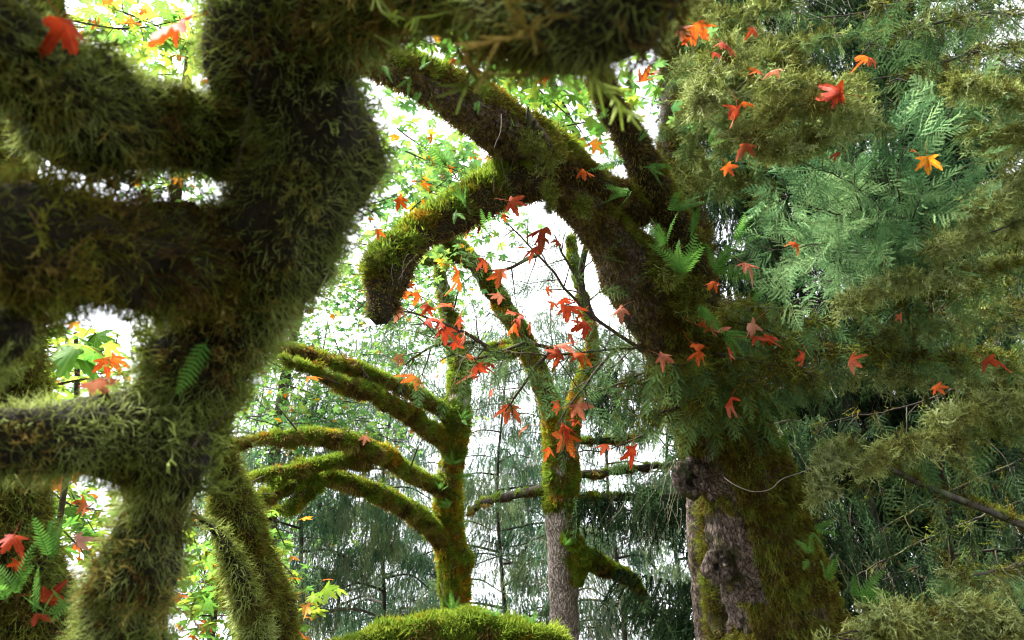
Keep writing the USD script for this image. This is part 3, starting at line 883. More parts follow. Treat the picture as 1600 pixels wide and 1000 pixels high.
# splintered snag where the limb broke
sn = np.column_stack([np.array([P(838, 222, 4.5), P(832, 200, 4.48), P(826, 178, 4.46), P(825, 166, 4.46)]), [0.05, 0.035, 0.014, 0.003]])
limb(bm, "snag", sn, "bark_dark", 10, 0.3, 30, 9, 0.02)
sn = np.column_stack([np.array([P(862, 232, 4.5), P(846, 210, 4.45), P(834, 188, 4.43)]), [0.018, 0.022, 0.010]])
limb(bm, "snag", sn, "bark_pink", 8, 0.3, 30, 9, 0.02)
# bare twigs on the maple
for pts in ([(783, 178), (782, 205), (775, 222), (772, 232)], [(780, 300), (798, 262), (810, 230)], [(795, 292), (785, 262), (783, 245)], [(772, 300), (772, 272), (776, 262)], [(800, 296), (826, 284), (838, 280)], [(735, 336), (728, 320), (722, 316)], [(622, 440), (636, 415), (653, 396)], [(628, 438), (632, 405), (640, 396)], [(614, 442), (612, 425), (614, 412)]):
    d0 = 4.3 if pts[0][0] > 740 else 4.0
    L = [P(x, y, d0 - 0.03 * k) for k, (x, y) in enumerate(pts)]
    B = Bits()
    B.tube(spline(L, 0.02), 0.004 if pts[0] == (783, 178) else 0.0025, 0.001, 0, 1)
    v, f, t, _ = B.out("")
    obj("twig", (v, f), "twig_pale" if pts[0] == (783, 178) else "twig_dark", bm)
B = Bits()
B.tube(spline([P(1132, 744, 5.7), P(1150, 756, 5.65), P(1178, 766, 5.6), P(1205, 762, 5.6), P(1222, 747, 5.6), P(1255, 735, 5.6), P(1330, 705, 5.6)], 0.03) + rng.normal(size=(1, 3)) * 0.004, 0.0038, 0.0026, 0, 1)
v, f, t, _ = B.out("")
obj("vine", (v, f), "twig_pale", bm)

# ---------------------------------------------------------------- left moss maple with its arching arms
lm = thing("arching_moss_maple", "small maple in velvety moss with arms arching out to the left", "tree")
G = Growth(lm, 5)
rows = px_rows([(713, 1000, 11, 17), (711, 930, 11, 18), (708, 880, 11, 21), (701, 820, 11, 17), (703, 750, 11, 17), (711, 695, 11, 17), (714, 645, 11, 16), (718, 590, 11.2, 14), (712, 530, 11.4, 12), (697, 470, 11.5, 10), (688, 410, 11.6, 8), (700, 350, 11.7, 7), (690, 290, 11.8, 6), (705, 230, 11.9, 4)])
T = limb(lm, "trunk", to_ground(rows), "bark_grey", 20, 0.2, 4, 12, 0.08)
G.moss(T, "velvet", 1500, 0.06, under="velvet_brown", patch=(1.6, 0.36))
G.moss(T, "gold", 1500, 0.06, under="gold", patch=(2.3, 0.42), skip=lambda p, n: (n @ RGT < -0.35) | (pix(p)[1] < 680))
for k, rows in enumerate([
    [(712, 705, 11, 18), (680, 680, 10.8, 15), (645, 652, 10.5, 14), (600, 625, 10.1, 13), (560, 608, 9.8, 12), (525, 597, 9.5, 10), (480, 575, 9.2, 8), (440, 560, 9, 6)],
    [(722, 670, 11.1, 14), (695, 645, 10.9, 13), (655, 618, 10.6, 12), (610, 598, 10.3, 12), (565, 580, 10, 11), (515, 566, 9.7, 9), (465, 548, 9.4, 8), (400, 540, 9.2, 6)],
    [(700, 768, 11, 15), (668, 752, 10.7, 13), (630, 733, 10.4, 14), (590, 708, 10.1, 17), (550, 692, 9.8, 15), (500, 682, 9.5, 12), (440, 684, 9.2, 10), (390, 690, 9, 8), (350, 698, 8.8, 6)],
    [(572, 722, 10, 12), (530, 722, 9.8, 11), (480, 730, 9.6, 11), (435, 740, 9.4, 9), (380, 747, 9.2, 6)],
    [(709, 885, 11, 20), (695, 850, 10.9, 18), (668, 820, 10.7, 17), (625, 790, 10.4, 15), (575, 764, 10.1, 14), (520, 748, 9.9, 14), (480, 752, 9.7, 12), (430, 770, 9.5, 11), (395, 785, 9.3, 9)],
    [(500, 755, 9.8, 8), (470, 785, 9.7, 7), (435, 800, 9.6, 6), (400, 815, 9.5, 4)],
    [(475, 765, 9.5, 8), (462, 780, 9.45, 9), (455, 795, 9.4, 8)],
    [(445, 737, 9.4, 6), (440, 748, 9.35, 6), (432, 758, 9.3, 5)],
    [(708, 880, 11, 18), (722, 868, 10.85, 15), (728, 880, 10.8, 14), (722, 895, 10.8, 10)],
    [(716, 600, 11.2, 12), (745, 572, 11.3, 10), (775, 555, 11.4, 9), (810, 548, 11.6, 6)],
]):
    T = limb(lm, "limb", px_rows([(x, y, d, r * 0.68) for x, y, d, r in rows]), core, 16, 0.18, 4, 40 + k, 0.07)
    G.moss(T, "velvet", 2300, 0.06, under="velvet_brown", sag=0.1)
    G.moss(T, "gold", 2400, 0.055, under="velvet_brown", sag=0.1, patch=(1.7, 0.60))
G.finish()

g = np.random.default_rng(71)
for x, y, d, dx, dy in ((600, 620, 10, -40, -50), (540, 598, 9.6, -50, -20), (650, 655, 10.5, -30, -46), (500, 560, 9.6, -46, 14), (560, 575, 10, -30, -40), (400, 688, 9.1, -60, 22), (470, 680, 9.3, -40, -50), (560, 690, 9.9, -10, -40), (640, 735, 10.4, 20, -46), (420, 742, 9.3, -50, 24), (500, 730, 9.7, -36, 40), (430, 770, 9.5, -60, 30), (395, 785, 9.3, -30, 46), (560, 760, 10.1, -20, -34), (620, 790, 10.4, -6, 54), (470, 762, 9.7, -60, 70), (350, 698, 8.8, -60, 10), (710, 480, 11.5, 46, -60), (690, 420, 11.6, -50, -70), (700, 350, 11.7, 50, -60)):
    a = P(x, y, d)
    e = P(x + dx, y + dy, d - 0.3)
    B = Bits()
    c = spline([a, (a + e) / 2 + g.normal(size=3) * 0.06, e + g.normal(size=3) * 0.05], 0.06)
    B.tube(c, 0.014, 0.004, 0, 1, 4)
    for q_ in range(3):
        i = g.integers(len(c) // 3, len(c))
        B.tube([c[i], c[i] + (e - a) * 0.2 + g.normal(size=3) * 0.09, c[i] + (e - a) * 0.35 + g.normal(size=3) * 0.16], 0.006, 0.002, 0, 1)
    v, f, t, _ = B.out("")
    obj("twig", (v, f), "twig_dark", lm)

# low arching stem at the bottom
ba = thing("arched_tree", "low stem in thick green moss arching along the bottom edge", "tree")
G = Growth(ba, 6)
rows = px_rows([(500, 1050, 5.7, 20), (560, 1020, 5.8, 20), (630, 995, 6.0, 21), (700, 981, 6.1, 23), (760, 986, 6.15, 20), (820, 1003, 6.2, 17), (880, 1020, 6.3, 15)])
rows = np.vstack([to_ground(rows, -0.3), [rows[-1, 0] + 0.35, rows[-1, 1], 0.8, 0.1], [rows[-1, 0] + 0.5, rows[-1, 1], -0.15, 0.13]])
T = limb(ba, "trunk", rows, core, 22, 0.42, 6, 60, 0.05)
G.fuzz(T, "moss_velvet", 14000, 0.05, 0.003, 0.2)
G.moss(T, "velvet", 2000, 0.055, under="velvet_brown", sag=0.1)
G.finish()

# centre maple with bare grey bark and orange lichen
ct = thing("grey_barked_maple", "upright maple with bare furrowed grey bark forking above into orange-mossed stems", "tree")
G = Growth(ct, 7)
rows = px_rows([(882, 1000, 12, 23), (880, 920, 12, 22), (878, 850, 12, 23), (877, 780, 12, 24), (880, 720, 12, 24), (880, 680, 12, 25), (878, 660, 12, 24)])
T = limb(ct, "trunk", to_ground(rows), "bark_grey", 28, 0.1, 4, 70, 0.1, 0.1)
G.moss(T, "velvet", 1300, 0.07, under="velvet_brown", patch=(1.4, 0.5), skip=lambda p, n: (pix(p)[1] > 800) & ~((n @ RGT > 0.4) & (pix(p)[1] < 920)))
G.moss(T, "gold", 700, 0.05, under="gold", patch=(2.5, 0.45), skip=lambda p, n: pix(p)[1] > 790)
for k, rows in enumerate([
    [(872, 690, 12, 18), (858, 630, 11.9, 14), (838, 578, 11.8, 13), (818, 530, 11.6, 13), (795, 490, 11.4, 13), (765, 445, 11.2, 12), (735, 408, 11, 11), (700, 398, 10.9, 9), (660, 410, 10.8, 6)],
    [(888, 690, 12, 17), (898, 630, 12, 11), (912, 588, 12.1, 10), (926, 540, 12.2, 8), (915, 480, 12.3, 8), (902, 430, 12.4, 7), (890, 370, 12.5, 6)],
    [(735, 408, 11, 9), (715, 385, 10.9, 9), (690, 370, 10.8, 8), (650, 350, 10.6, 6)],
    [(870, 660, 12, 8), (838, 572, 12.0, 8), (800, 540, 12.1, 7), (760, 545, 12.2, 7)],
    [(885, 855, 12, 16), (905, 868, 11.9, 14), (925, 876, 12, 14), (950, 890, 12.3, 12), (985, 905, 12.6, 9), (1010, 940, 12.9, 6)],
    [(870, 760, 12, 8), (830, 768, 12.1, 7), (780, 778, 12.2, 6), (745, 790, 12.3, 5), (730, 805, 12.4, 3)],
    [(885, 780, 12.1, 6), (950, 777, 12.2, 6), (1020, 777, 12.3, 5), (1070, 774, 12.4, 4)],
    [(890, 742, 12.2, 6), (950, 738, 12.5, 6), (1010, 730, 12.8, 5), (1060, 724, 13, 4)],
    [(900, 690, 12.4, 5), (960, 688, 12.8, 6), (1010, 680, 13, 5)],
]):
    T = limb(ct, "limb", px_rows(rows), "bark_dark" if k > 4 else core, 14, 0.15, 4, 80 + k, 0.08)
    G.moss(T, "velvet", 1500 if k < 5 else 500, 0.05, under="velvet_brown", sag=0.1)
    if k < 2:
        G.moss(T, "gold", 2500, 0.05, under="gold", patch=(2.0, 0.38), skip=lambda p, n: (n @ RGT > 0.35) | (pix(p)[1] < 480))
# a hanging cushion of moss on the right of the trunk
for x, y, r in ((900, 850, 14), (908, 872, 14), (906, 895, 12), (888, 842, 12), (905, 910, 8)):
    c = P(x, y, 11.75)
    nn = G.g.normal(size=(26, 3))
    nn /= np.linalg.norm(nn, axis=1, keepdims=True)
    R = r * K * 11.8
    G.put("mat_velvet", c + nn * R * 0.45, nn + [0, 0, -0.3], G.g.uniform(0.6, 1.0, 26) * R * 0.7)
G.finish()

# scaly spruce trunk behind the old maple
st = thing("scaly_spruce", "spruce trunk with pinkish scaly bark half hidden behind the old maple", "tree")
rows = px_rows([(1118, 1000, 9, 32), (1108, 920, 9, 28), (1098, 850, 9, 24), (1092, 780, 9, 20), (1088, 650, 9, 16), (1085, 400, 9, 13)])
limb(st, "trunk", to_ground(rows), "bark_pink", 40, 0.07, 8, 90, 0.05, 0.08, 0.08)
G = Growth(st, 8)


# ---------------------------------------------------------------- conifer boughs
def bough(parent, G, pts, spread, needle, nsize=0.30, gap=0.09, moss=None, msize=0.10, mgap=0.05, droop=0.35, hang=0.0, r0=0.018, face=0.3, core_mat="bark_dark", name="branch", world=False, mdens=1.0):
    """One bough: a stem and side twigs as a part, with needle sprays and moss set along them."""
    g = G.g
    s = spline(pts if world else np.array([P(x, y, d) for x, y, d in pts]), 0.06)
    t = np.gradient(s, axis=0)
    t /= np.linalg.norm(t, axis=1, keepdims=True)
    B = Bits()
    n = len(s)
    s = s + np.cumsum(g.normal(size=s.shape) * 0.006, axis=0)
    B.tube(s, r0, r0 * 0.3, 0, 1, 5)
    L = n * 0.06
    pos, dirs = [], []
    mp, md = [s], [t + 0]
    u = 0.05 * L
    k = 0
    while u < L * 0.99:
        i = min(int(u / 0.06), n - 2)
        w = u / L
        side = unit(np.cross(t[i], np.array([0, 0, 1.0]) * (1 - face) + (EYE - s[i]) / np.linalg.norm(EYE - s[i]) * face))
        d = unit(t[i] * g.uniform(0.4, 0.9) + side * (1 if k % 2 else -1) * g.uniform(0.6, 1.1) + np.array([0, 0, -droop * g.uniform(0.2, 1.3)]) + g.normal(size=3) * 0.15)
        l = spread * (1.05 - 0.75 * w) * g.uniform(0.5, 1.15)
        m = max(3, int(l / 0.07))
        p = s[i].copy()
        pts2 = [p.copy()]
        for q_ in range(m):
            d = unit(d + np.array([0, 0, -droop * 0.25]) + g.normal(size=3) * 0.12)
            p = p + d * l / m
            pts2.append(p.copy())
        pts2 = np.array(pts2)
        B.tube(pts2, r0 * 0.4, r0 * 0.15, 0, 1)
        tt = np.gradient(pts2, axis=0)
        tt /= np.linalg.norm(tt, axis=1, keepdims=True)
        mp.append(pts2), md.append(tt)
        cnt = max(2, int(l / gap))
        for q_ in range(cnt):
            ii = min(int((q_ + 0.6) / cnt * m), m)
            pos.append(pts2[ii])
            dirs.append(unit(tt[ii] * 0.7 + g.normal(size=3) * 0.4 + np.array([0, 0, -droop * 0.6])))
        pos.append(pts2[-1]), dirs.append(tt[-1])
        u += gap * g.uniform(0.7, 1.2)
        k += 1
    v, f, tp, _ = B.out("")
    obj(name, (v, f), core_mat, parent)
    pos, dirs = np.array(pos), np.array(dirs)
    ok = in_view(pos, g, 200, 0.3)
    if needle and ok.any():
        pos, dirs = pos[ok], dirs[ok]
        cam = (EYE - pos) / np.linalg.norm(EYE - pos, axis=1, keepdims=True)
        ref = np.array([0, 0, 1.0]) * (1 - face) + cam * face + g.normal(size=pos.shape) * 0.35
        G.put(needle, pos, dirs, nsize * g.uniform(0.65, 1.2, len(pos)), ref)
    if moss:
        mp, md = np.vstack(mp), np.vstack(md)
        rep = max(1, int(round(0.06 / mgap * mdens)))
        mp, md = np.repeat(mp, rep, 0), np.repeat(md, rep, 0)
        keep = (meshkit.fbm(mp * 2.2, 3, 17) > (0.36 if moss == "pale_long" else 0.42)) & in_view(mp, g, 150, 0.25)
        if mdens < 1:
            keep &= g.random(len(mp)) < mdens
        mp, md = mp[keep], md[keep]
        if len(mp):
            rad = np.cross(md, g.normal(size=mp.shape))
            rad /= np.linalg.norm(rad, axis=1, keepdims=True) + 1e-9
            G.put(moss, mp + g.normal(size=mp.shape) * 0.012, rad + [0, 0, -0.5] + md * 0.3, msize * g.uniform(0.5, 1.3, len(mp)))


# hemlock behind the old maple: pale mossy boughs, and the thin spray across the centre
h3 = thing("mossy_hemlock", "hemlock behind the old maple, its boughs hung with pale moss", "tree")
G = Growth(h3, 9)
rows = px_rows([(1150, 1000, 7.8, 40), (1120, 700, 7.8, 38), (1075, 400, 7.6, 34), (1064, 250, 7.5, 32), (1062, 100, 7.4, 28), (1068, -60, 7.3, 24), (1080, -400, 7.2, 16)])
T = limb(h3, "trunk", to_ground(rows), "bark_dark", 20, 0.15, 4, 100, 0.1)
G.moss(T, "olive_mid", 500, 0.09, brown=0.3, under="brown_mid")
for pts in ([(1065, 30, 7.2), (1180, 60, 6.4), (1320, 50, 5.8)], [(1065, 90, 7.2), (1130, 100, 6.5), (1230, 95, 6.0)], [(1065, 120, 7.2), (1200, 140, 6.2), (1345, 185, 5.6)], [(1070, 180, 7.2), (1170, 215, 6.2), (1300, 215, 5.7)], [(1065, 160, 7.2), (1120, 180, 6.6), (1180, 200, 6.2)],
            [(1065, 235, 7.3), (1130, 270, 6.6), (1215, 300, 6.2)], [(1068, 0, 7.2), (1130, 20, 6.6), (1240, -10, 6.2)]):
    bough(h3, G, pts, 0.55, "spray_mid", 0.26, 0.14, "pale_long", 0.125, 0.017, droop=0.5)
for pts in ([(1090, 560, 6.9), (960, 546, 5.6), (860, 545, 5.2), (750, 534, 5.0)], [(1000, 548, 5.6), (930, 495, 5.3), (870, 430, 5.2), (800, 350, 5.1)], [(870, 545, 5.3), (820, 540, 5.2), (720, 560, 5.1), (650, 500, 5.0)],
            [(930, 500, 5.3), (900, 420, 5.3), (870, 370, 5.3)], [(1060, 600, 6.2), (990, 600, 5.8), (900, 620, 5.6)], [(840, 400, 5.2), (790, 420, 5.1), (740, 420, 5.1)], [(760, 540, 5.0), (700, 500, 4.9), (620, 470, 4.7)], [(740, 536, 5.0), (690, 540, 4.9), (640, 580, 4.9)], [(960, 546, 5.6), (930, 590, 5.4), (880, 660, 5.5)], [(860, 545, 5.2), (820, 590, 5.1), (790, 640, 5.2)], [(1060, 620, 6.2), (1000, 680, 5.7), (950, 700, 5.6)]):
    bough(h3, G, pts, 0.42, "spray_mid", 0.20, 0.11, "olive_mid", 0.06, 0.06, droop=0.2, r0=0.015, face=0.6, core_mat="twig_dark", mdens=0.5)
for pts in ([(1060, 530, 7.0), (1130, 560, 5.6), (1240, 580, 5.2)], [(1080, 560, 6.8), (1040, 580, 5.7), (980, 600, 5.5)], [(1090, 600, 7), (1150, 640, 5.7), (1230, 650, 5.5)], [(1090, 500, 7), (1150, 500, 5.8), (1230, 520, 5.4)], [(1090, 620, 6.9), (1060, 640, 5.8), (1010, 650, 5.7)], [(1120, 520, 6.8), (1080, 560, 5.5), (1020, 575, 5.2)], [(1120, 560, 6.8), (1150, 590, 5.5), (1180, 600, 5.2)], [(1120, 560, 6.8), (1200, 560, 5.6), (1290, 590, 5.2)], [(1120, 600, 6.8), (1120, 620, 5.5), (1100, 640, 5.3)], [(1130, 470, 6.8), (1200, 480, 5.7), (1290, 500, 5.4)]):
    bough(h3, G, pts, 0.5, "spray_mid", 0.25, 0.13, "beard_olive", 0.14, 0.03, droop=0.8)
for pts, sp in (([(1350, 185, 5.2), (1270, 165, 4.9), (1185, 190, 4.8)], 0.32), ([(1330, 130, 5.3), (1250, 130, 5.0), (1150, 120, 4.9)], 0.3), ([(1290, 215, 5.2), (1220, 230, 4.9), (1150, 215, 4.8)], 0.26), ([(1150, 60, 5.4), (1120, 110, 5.0), (1100, 170, 4.9)], 0.24), ([(1330, 690, 5.6), (1290, 730, 5.3), (1272, 795, 5.2)], 0.14)):
    bough(h3, G, pts, sp, None, 0.2, 0.09, "pale_long", 0.12, 0.015, droop=0.3, r0=0.010)
G.finish()

# hemlock on the right: olive moss hung on dark green
h1 = thing("olive_hemlock", "hemlock at the right edge with dark boughs draped in olive moss", "tree")
G = Growth(h1, 10)
rows = px_rows([(1700, 1000, 7.4, 56), (1685, 600, 7.4, 50), (1670, 300, 7.4, 42), (1660, 0, 7.4, 36), (1650, -400, 7.4, 30)])
T = limb(h1, "trunk", to_ground(rows), "bark_dark", 20, 0.15, 4, 110, 0.12)
for pts, sp, md in ([[(1620, 20, 7), (1480, 25, 6.2), (1340, 70, 5.8)], 0.7, 0.6], [[(1620, 70, 7), (1520, 80, 6.4), (1390, 120, 6.0)], 0.7, 0.7], [[(1620, -40, 7), (1480, -30, 6.2), (1360, 0, 5.8)], 0.7, 0.6], [[(1620, 120, 7), (1540, 130, 6.4), (1480, 125, 6.0)], 0.5, 1.0],
                    [[(1620, 200, 7), (1560, 215, 6.4), (1510, 190, 6.0)], 0.5, 1.0], [[(1620, 290, 6.9), (1560, 300, 6.2), (1500, 330, 5.8)], 0.55, 1.2], [[(1620, 350, 6.9), (1540, 360, 6.2), (1450, 380, 5.8)], 0.55, 1.0], [[(1620, 400, 6.9), (1480, 430, 6.0), (1330, 480, 5.6)], 0.5, 1.0],
                    [[(1620, 470, 6.9), (1480, 500, 6.1), (1360, 530, 5.8)], 0.55, 0.9], [[(1620, 560, 6.9), (1480, 570, 6.0), (1330, 572, 5.6), (1190, 566, 5.4)], 0.4, 1.1], [[(1620, 595, 6.9), (1530, 650, 6.0), (1430, 690, 5.6), (1340, 720, 5.4)], 0.5, 1.3],
                    [[(1620, 560, 6.9), (1560, 600, 6.2), (1480, 640, 5.8)], 0.5, 1.2], [[(1600, 880, 6.8), (1540, 900, 6.2), (1480, 890, 5.9)], 0.5, 0.8]):
    bough(h1, G, pts, sp, "spray_mid", 0.28, 0.13, "olive_mid", 0.10, 0.04, droop=0.55, mdens=md)
    bough(h1, G, pts, sp * 0.8, None, 0.28, 0.13, "pale_long", 0.115, 0.03, droop=0.7, mdens=md * 0.9, r0=0.008)
for pts, sp in (([(1640, 150, 5.6), (1560, 145, 5.2), (1490, 130, 5.0)], 0.26), ([(1640, 250, 5.6), (1570, 290, 5.2), (1510, 345, 5.0)], 0.3), ([(1640, 330, 5.5), (1550, 365, 5.1), (1470, 385, 4.9)], 0.26), ([(1480, 420, 5.3), (1400, 445, 5.0), (1325, 485, 4.9)], 0.26), ([(1640, 640, 5.6), (1550, 620, 5.2), (1465, 650, 5.0)], 0.3), ([(1490, 680, 5.3), (1410, 695, 5.0), (1345, 735, 4.9)], 0.24), ([(1640, 205, 5.6), (1590, 200, 5.4), (1530, 215, 5.2)], 0.2)):
    bough(h1, G, pts, sp, None, 0.2, 0.09, "pale_long", 0.11, 0.017, droop=0.35, r0=0.010)
for pts in ([(1640, 640, 7.4), (1500, 690, 7.2), (1330, 760, 7.0)], [(1640, 700, 7.4), (1500, 760, 7.2), (1380, 830, 7.0)], [(1640, 760, 7.6), (1450, 840, 7.4), (1330, 900, 7.2)], [(1640, 860, 7.6), (1480, 880, 7.4), (1380, 920, 7.2)], [(1640, 540, 7.6), (1450, 620, 7.4), (1280, 660, 7.2)], [(1640, 460, 7.6), (1450, 470, 7.4), (1250, 470, 7.2)],
            [(1640, 380, 7.6), (1560, 420, 7.4), (1420, 520, 7.2)], [(1640, 230, 7.6), (1540, 250, 7.4), (1420, 300, 7.2)], [(1640, 60, 7.6), (1500, 100, 7.4), (1330, 140, 7.2)], [(1640, -20, 7.6), (1450, 10, 7.4), (1250, 40, 7.2)]):
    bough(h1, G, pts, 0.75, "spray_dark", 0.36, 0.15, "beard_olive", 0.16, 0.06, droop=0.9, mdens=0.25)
for pts in ([(1620, 830, 6.9), (1550, 800, 6.2), (1460, 765, 5.6), (1385, 730, 5.2)],):
    T = limb(h1, "limb", np.array([[*P(x, y, d), 0.035 - 0.006 * k] for k, (x, y, d) in enumerate(pts)]), "bark_dark", 12, 0.15, 6, 9, 0.06)
    G.moss(T, "olive_mid", 700, 0.06, skip=lambda p, n: n[:, 2] < 0.1)
G.finish()

# lush bough close by at the bottom right
lb = thing("lush_mossy_bough", "low bough heaped with bright yellow-green moss in the bottom right corner", "branch")
G = Growth(lb, 11)
for pts in ([(1640, 1060, 4.2), (1520, 985, 4.0), (1430, 960, 3.9), (1370, 965, 3.8)], [(1600, 1000, 4.3), (1540, 960, 4.1), (1480, 950, 4.0)], [(1480, 1030, 4), (1400, 995, 3.9), (1340, 990, 3.8), (1290, 995, 3.7)]):
    bough(lb, G, pts, 0.24, None, 0.2, 0.06, "pale_long", 0.10, 0.013, droop=0.2, r0=0.02)
    bough(lb, G, pts, 0.2, None, 0.2, 0.08, "olive_mid", 0.07, 0.03, droop=0.3, r0=0.01)
G.finish()

# bright young hemlock with feathery sprays
hs = thing("young_hemlock", "young hemlock with feathery blue-green sprays and upright tips", "tree")
G = Growth(hs, 12)
rows = px_rows([(1500, 1000, 7.2, 4), (1475, 760, 7.0, 4), (1410, 450, 5.8, 4), (1395, 300, 5.7, 4), (1375, 190, 5.6, 2)])
limb(hs, "trunk", to_ground(rows), "bark_dark", 10, 0.1, 6, 120, 0.1)
for pts in ([(1400, 330, 5.7), (1380, 250, 5.4), (1365, 172, 5.3)], [(1405, 380, 5.7), (1345, 320, 5.3), (1330, 215, 5.2)], [(1405, 360, 5.7), (1300, 330, 5.2), (1210, 290, 5.0)], [(1408, 400, 5.7), (1290, 380, 5.2), (1170, 395, 4.9)], [(1405, 340, 5.7), (1460, 260, 5.4), (1485, 155, 5.3)], [(1405, 380, 5.7), (1470, 330, 5.4), (1520, 290, 5.2)],
            [(1405, 370, 5.7), (1400, 300, 5.3), (1410, 210, 5.2)], [(1410, 420, 5.7), (1350, 400, 5.2), (1280, 420, 5.0)], [(1408, 350, 5.7), (1330, 290, 5.2), (1250, 250, 5.1)], [(1408, 400, 5.7), (1430, 350, 5.3), (1450, 300, 5.1)], [(1410, 430, 5.7), (1320, 430, 5.3), (1230, 450, 5.1)]):
    bough(hs, G, pts, 0.44, "spray_bright", 0.25, 0.075, None, droop=0.04, r0=0.008, face=0.6, core_mat="twig_dark")
G.finish()


# ---------------------------------------------------------------- conifers further back
def conifer(name, label, x, d, top, needle, seed, base_r=0.13, low=2.0, reach=3.0, per=0.55, hang=0.75, grey=0.25, group=None, every=0.12):
    t = thing(name, label, "tree", group)
    G = Growth(t, seed)
    g = G.g
    foot = P(x, 500, d)
    foot[2] = 0
    rows = np.array([[foot[0] + 0.1 * math.sin(z), foot[1], z, base_r * (1 - 0.8 * z / top)] for z in np.linspace(-0.15, top, 9)])
    limb(t, "trunk", rows, "bark_dark", 14, 0.1, 3, seed, 0.3)
    z = low
    pos, dirs, refs = [], [], []
    k = 0
    while z < top * 0.97:
        w = z / top
        L = reach * (1 - 0.92 * w**1.5) * g.uniform(0.6, 1.15)
        az = k * 2.4 + g.normal() * 0.4
        o = np.array([math.cos(az), math.sin(az), 0])
        c = np.array([np.interp(z, rows[:, 2], rows[:, 0]), np.interp(z, rows[:, 2], rows[:, 1]), z])
        pts = np.array([c, c + o * L * 0.4 + [0, 0, 0.05 * L], c + o * L * 0.75 - [0, 0, 0.06 * L], c + o * L - [0, 0, 0.02 * L]])
        s = spline(pts, 0.15) + 0
        B = Bits()
        B.tube(s, 0.035 * (1.2 - w), 0.008, 0, 1, 5)
        if L > 0.3:
            v, f, tp, _ = B.out("")
            obj("limb", (v, f), "bark_dark", t)
        side = unit(np.cross(o, [0, 0, 1]))
        away = (o[:2] @ foot[:2]) / np.linalg.norm(foot[:2]) > 0.35
        for q_ in range(max(2, int(L / every * (0.4 if away else 1.0)))):
            i = int(min(len(s) - 1, (0.1 + 0.9 * g.random() ** 0.75) * len(s)))
            off = side * g.normal() * 0.22 * (1.15 - i / len(s)) * L
            pos.append(s[i] + off + [0, 0, -np.linalg.norm(off) * 0.3 + g.normal() * 0.22])
            dirs.append(unit(np.array([0, 0, -1.0]) + o * 0.4 * g.random() + g.normal(size=3) * 0.12))
            refs.append(unit(side + g.normal(size=3) * 0.6))
        z += per * g.uniform(0.35, 0.8) * (1.1 - 0.5 * w)
        k += 1
    pos, dirs, refs = np.array(pos), np.array(dirs), np.array(refs)
    ok = in_view(pos, g, 200, 0.3)
    pos, dirs, refs = pos[ok], dirs[ok], refs[ok]
    gr = g.random(len(pos)) < grey
    s = hang * g.uniform(0.6, 1.25, len(pos))
    G.put(needle, pos[~gr], dirs[~gr], s[~gr], refs[~gr])
    if gr.any():
        G.put("curtain_grey", pos[gr], dirs[gr], s[gr], refs[gr])
    G.finish()


for k, (x, d, top, reach, lab) in enumerate([
    (505, 16, 7.6, 2.2, "blue-green spruce with drooping sprays seen below the arching moss arms"),
    (620, 18, 8.6, 2.6, "drooping spruce behind the small arching moss maple, left of its trunk"),
    (785, 19, 9.2, 2.4, "drooping spruce between the arching moss maple and the grey-barked maple"),
    (945, 17, 8.2, 2.4, "drooping spruce just right of the grey-barked maple trunk"),
    (1030, 20, 11.0, 2.6, "drooping spruce with pale twigs left of the burls on the old maple"),
    (560, 23, 10.0, 3.0, "distant spruce filling the gap under the two lowest arching arms"),
    (710, 24, 11.0, 3.0, "distant spruce directly behind the arching moss maple's trunk"),
    (865, 25, 12.5, 3.0, "distant spruce directly behind the grey-barked maple"),
    (420, 20, 8.5, 2.8, "distant spruce beside the leaning mossy tree"),
]):
    conifer("spruce", lab, x, d, top, "curtain_far", 200 + k, reach=reach * 1.35, hang=0.95, grey=0.25, base_r=0.055, per=0.62, every=0.18)
for k, (x, d, top, reach, lab) in enumerate([
    (1180, 13, 15, 3.0, "tall dark hemlock rising right behind the old maple trunk"),
    (1310, 12, 16, 3.2, "dark hemlock behind the feathery blue-green young hemlock"),
    (1440, 14, 17, 3.4, "dark hemlock with gaps of sky, second from the right edge"),
    (1570, 12.5, 17, 3.2, "dark hemlock nearest the right edge, behind the olive moss"),
    (1230, 18, 19, 3.5, "farthest dark hemlock, its top above the pale mossy boughs"),
    (1500, 20, 20, 3.6, "farthest dark hemlock towards the upper right corner"),
]):
    conifer("hemlock", lab, x, d, top, "curtain_dark", 220 + k, reach=reach, hang=1.1 if d < 16 else 1.6, grey=0.12, low=1.8, per=0.6 if d < 16 else 0.9, every=0.15 if d < 16 else 0.25)


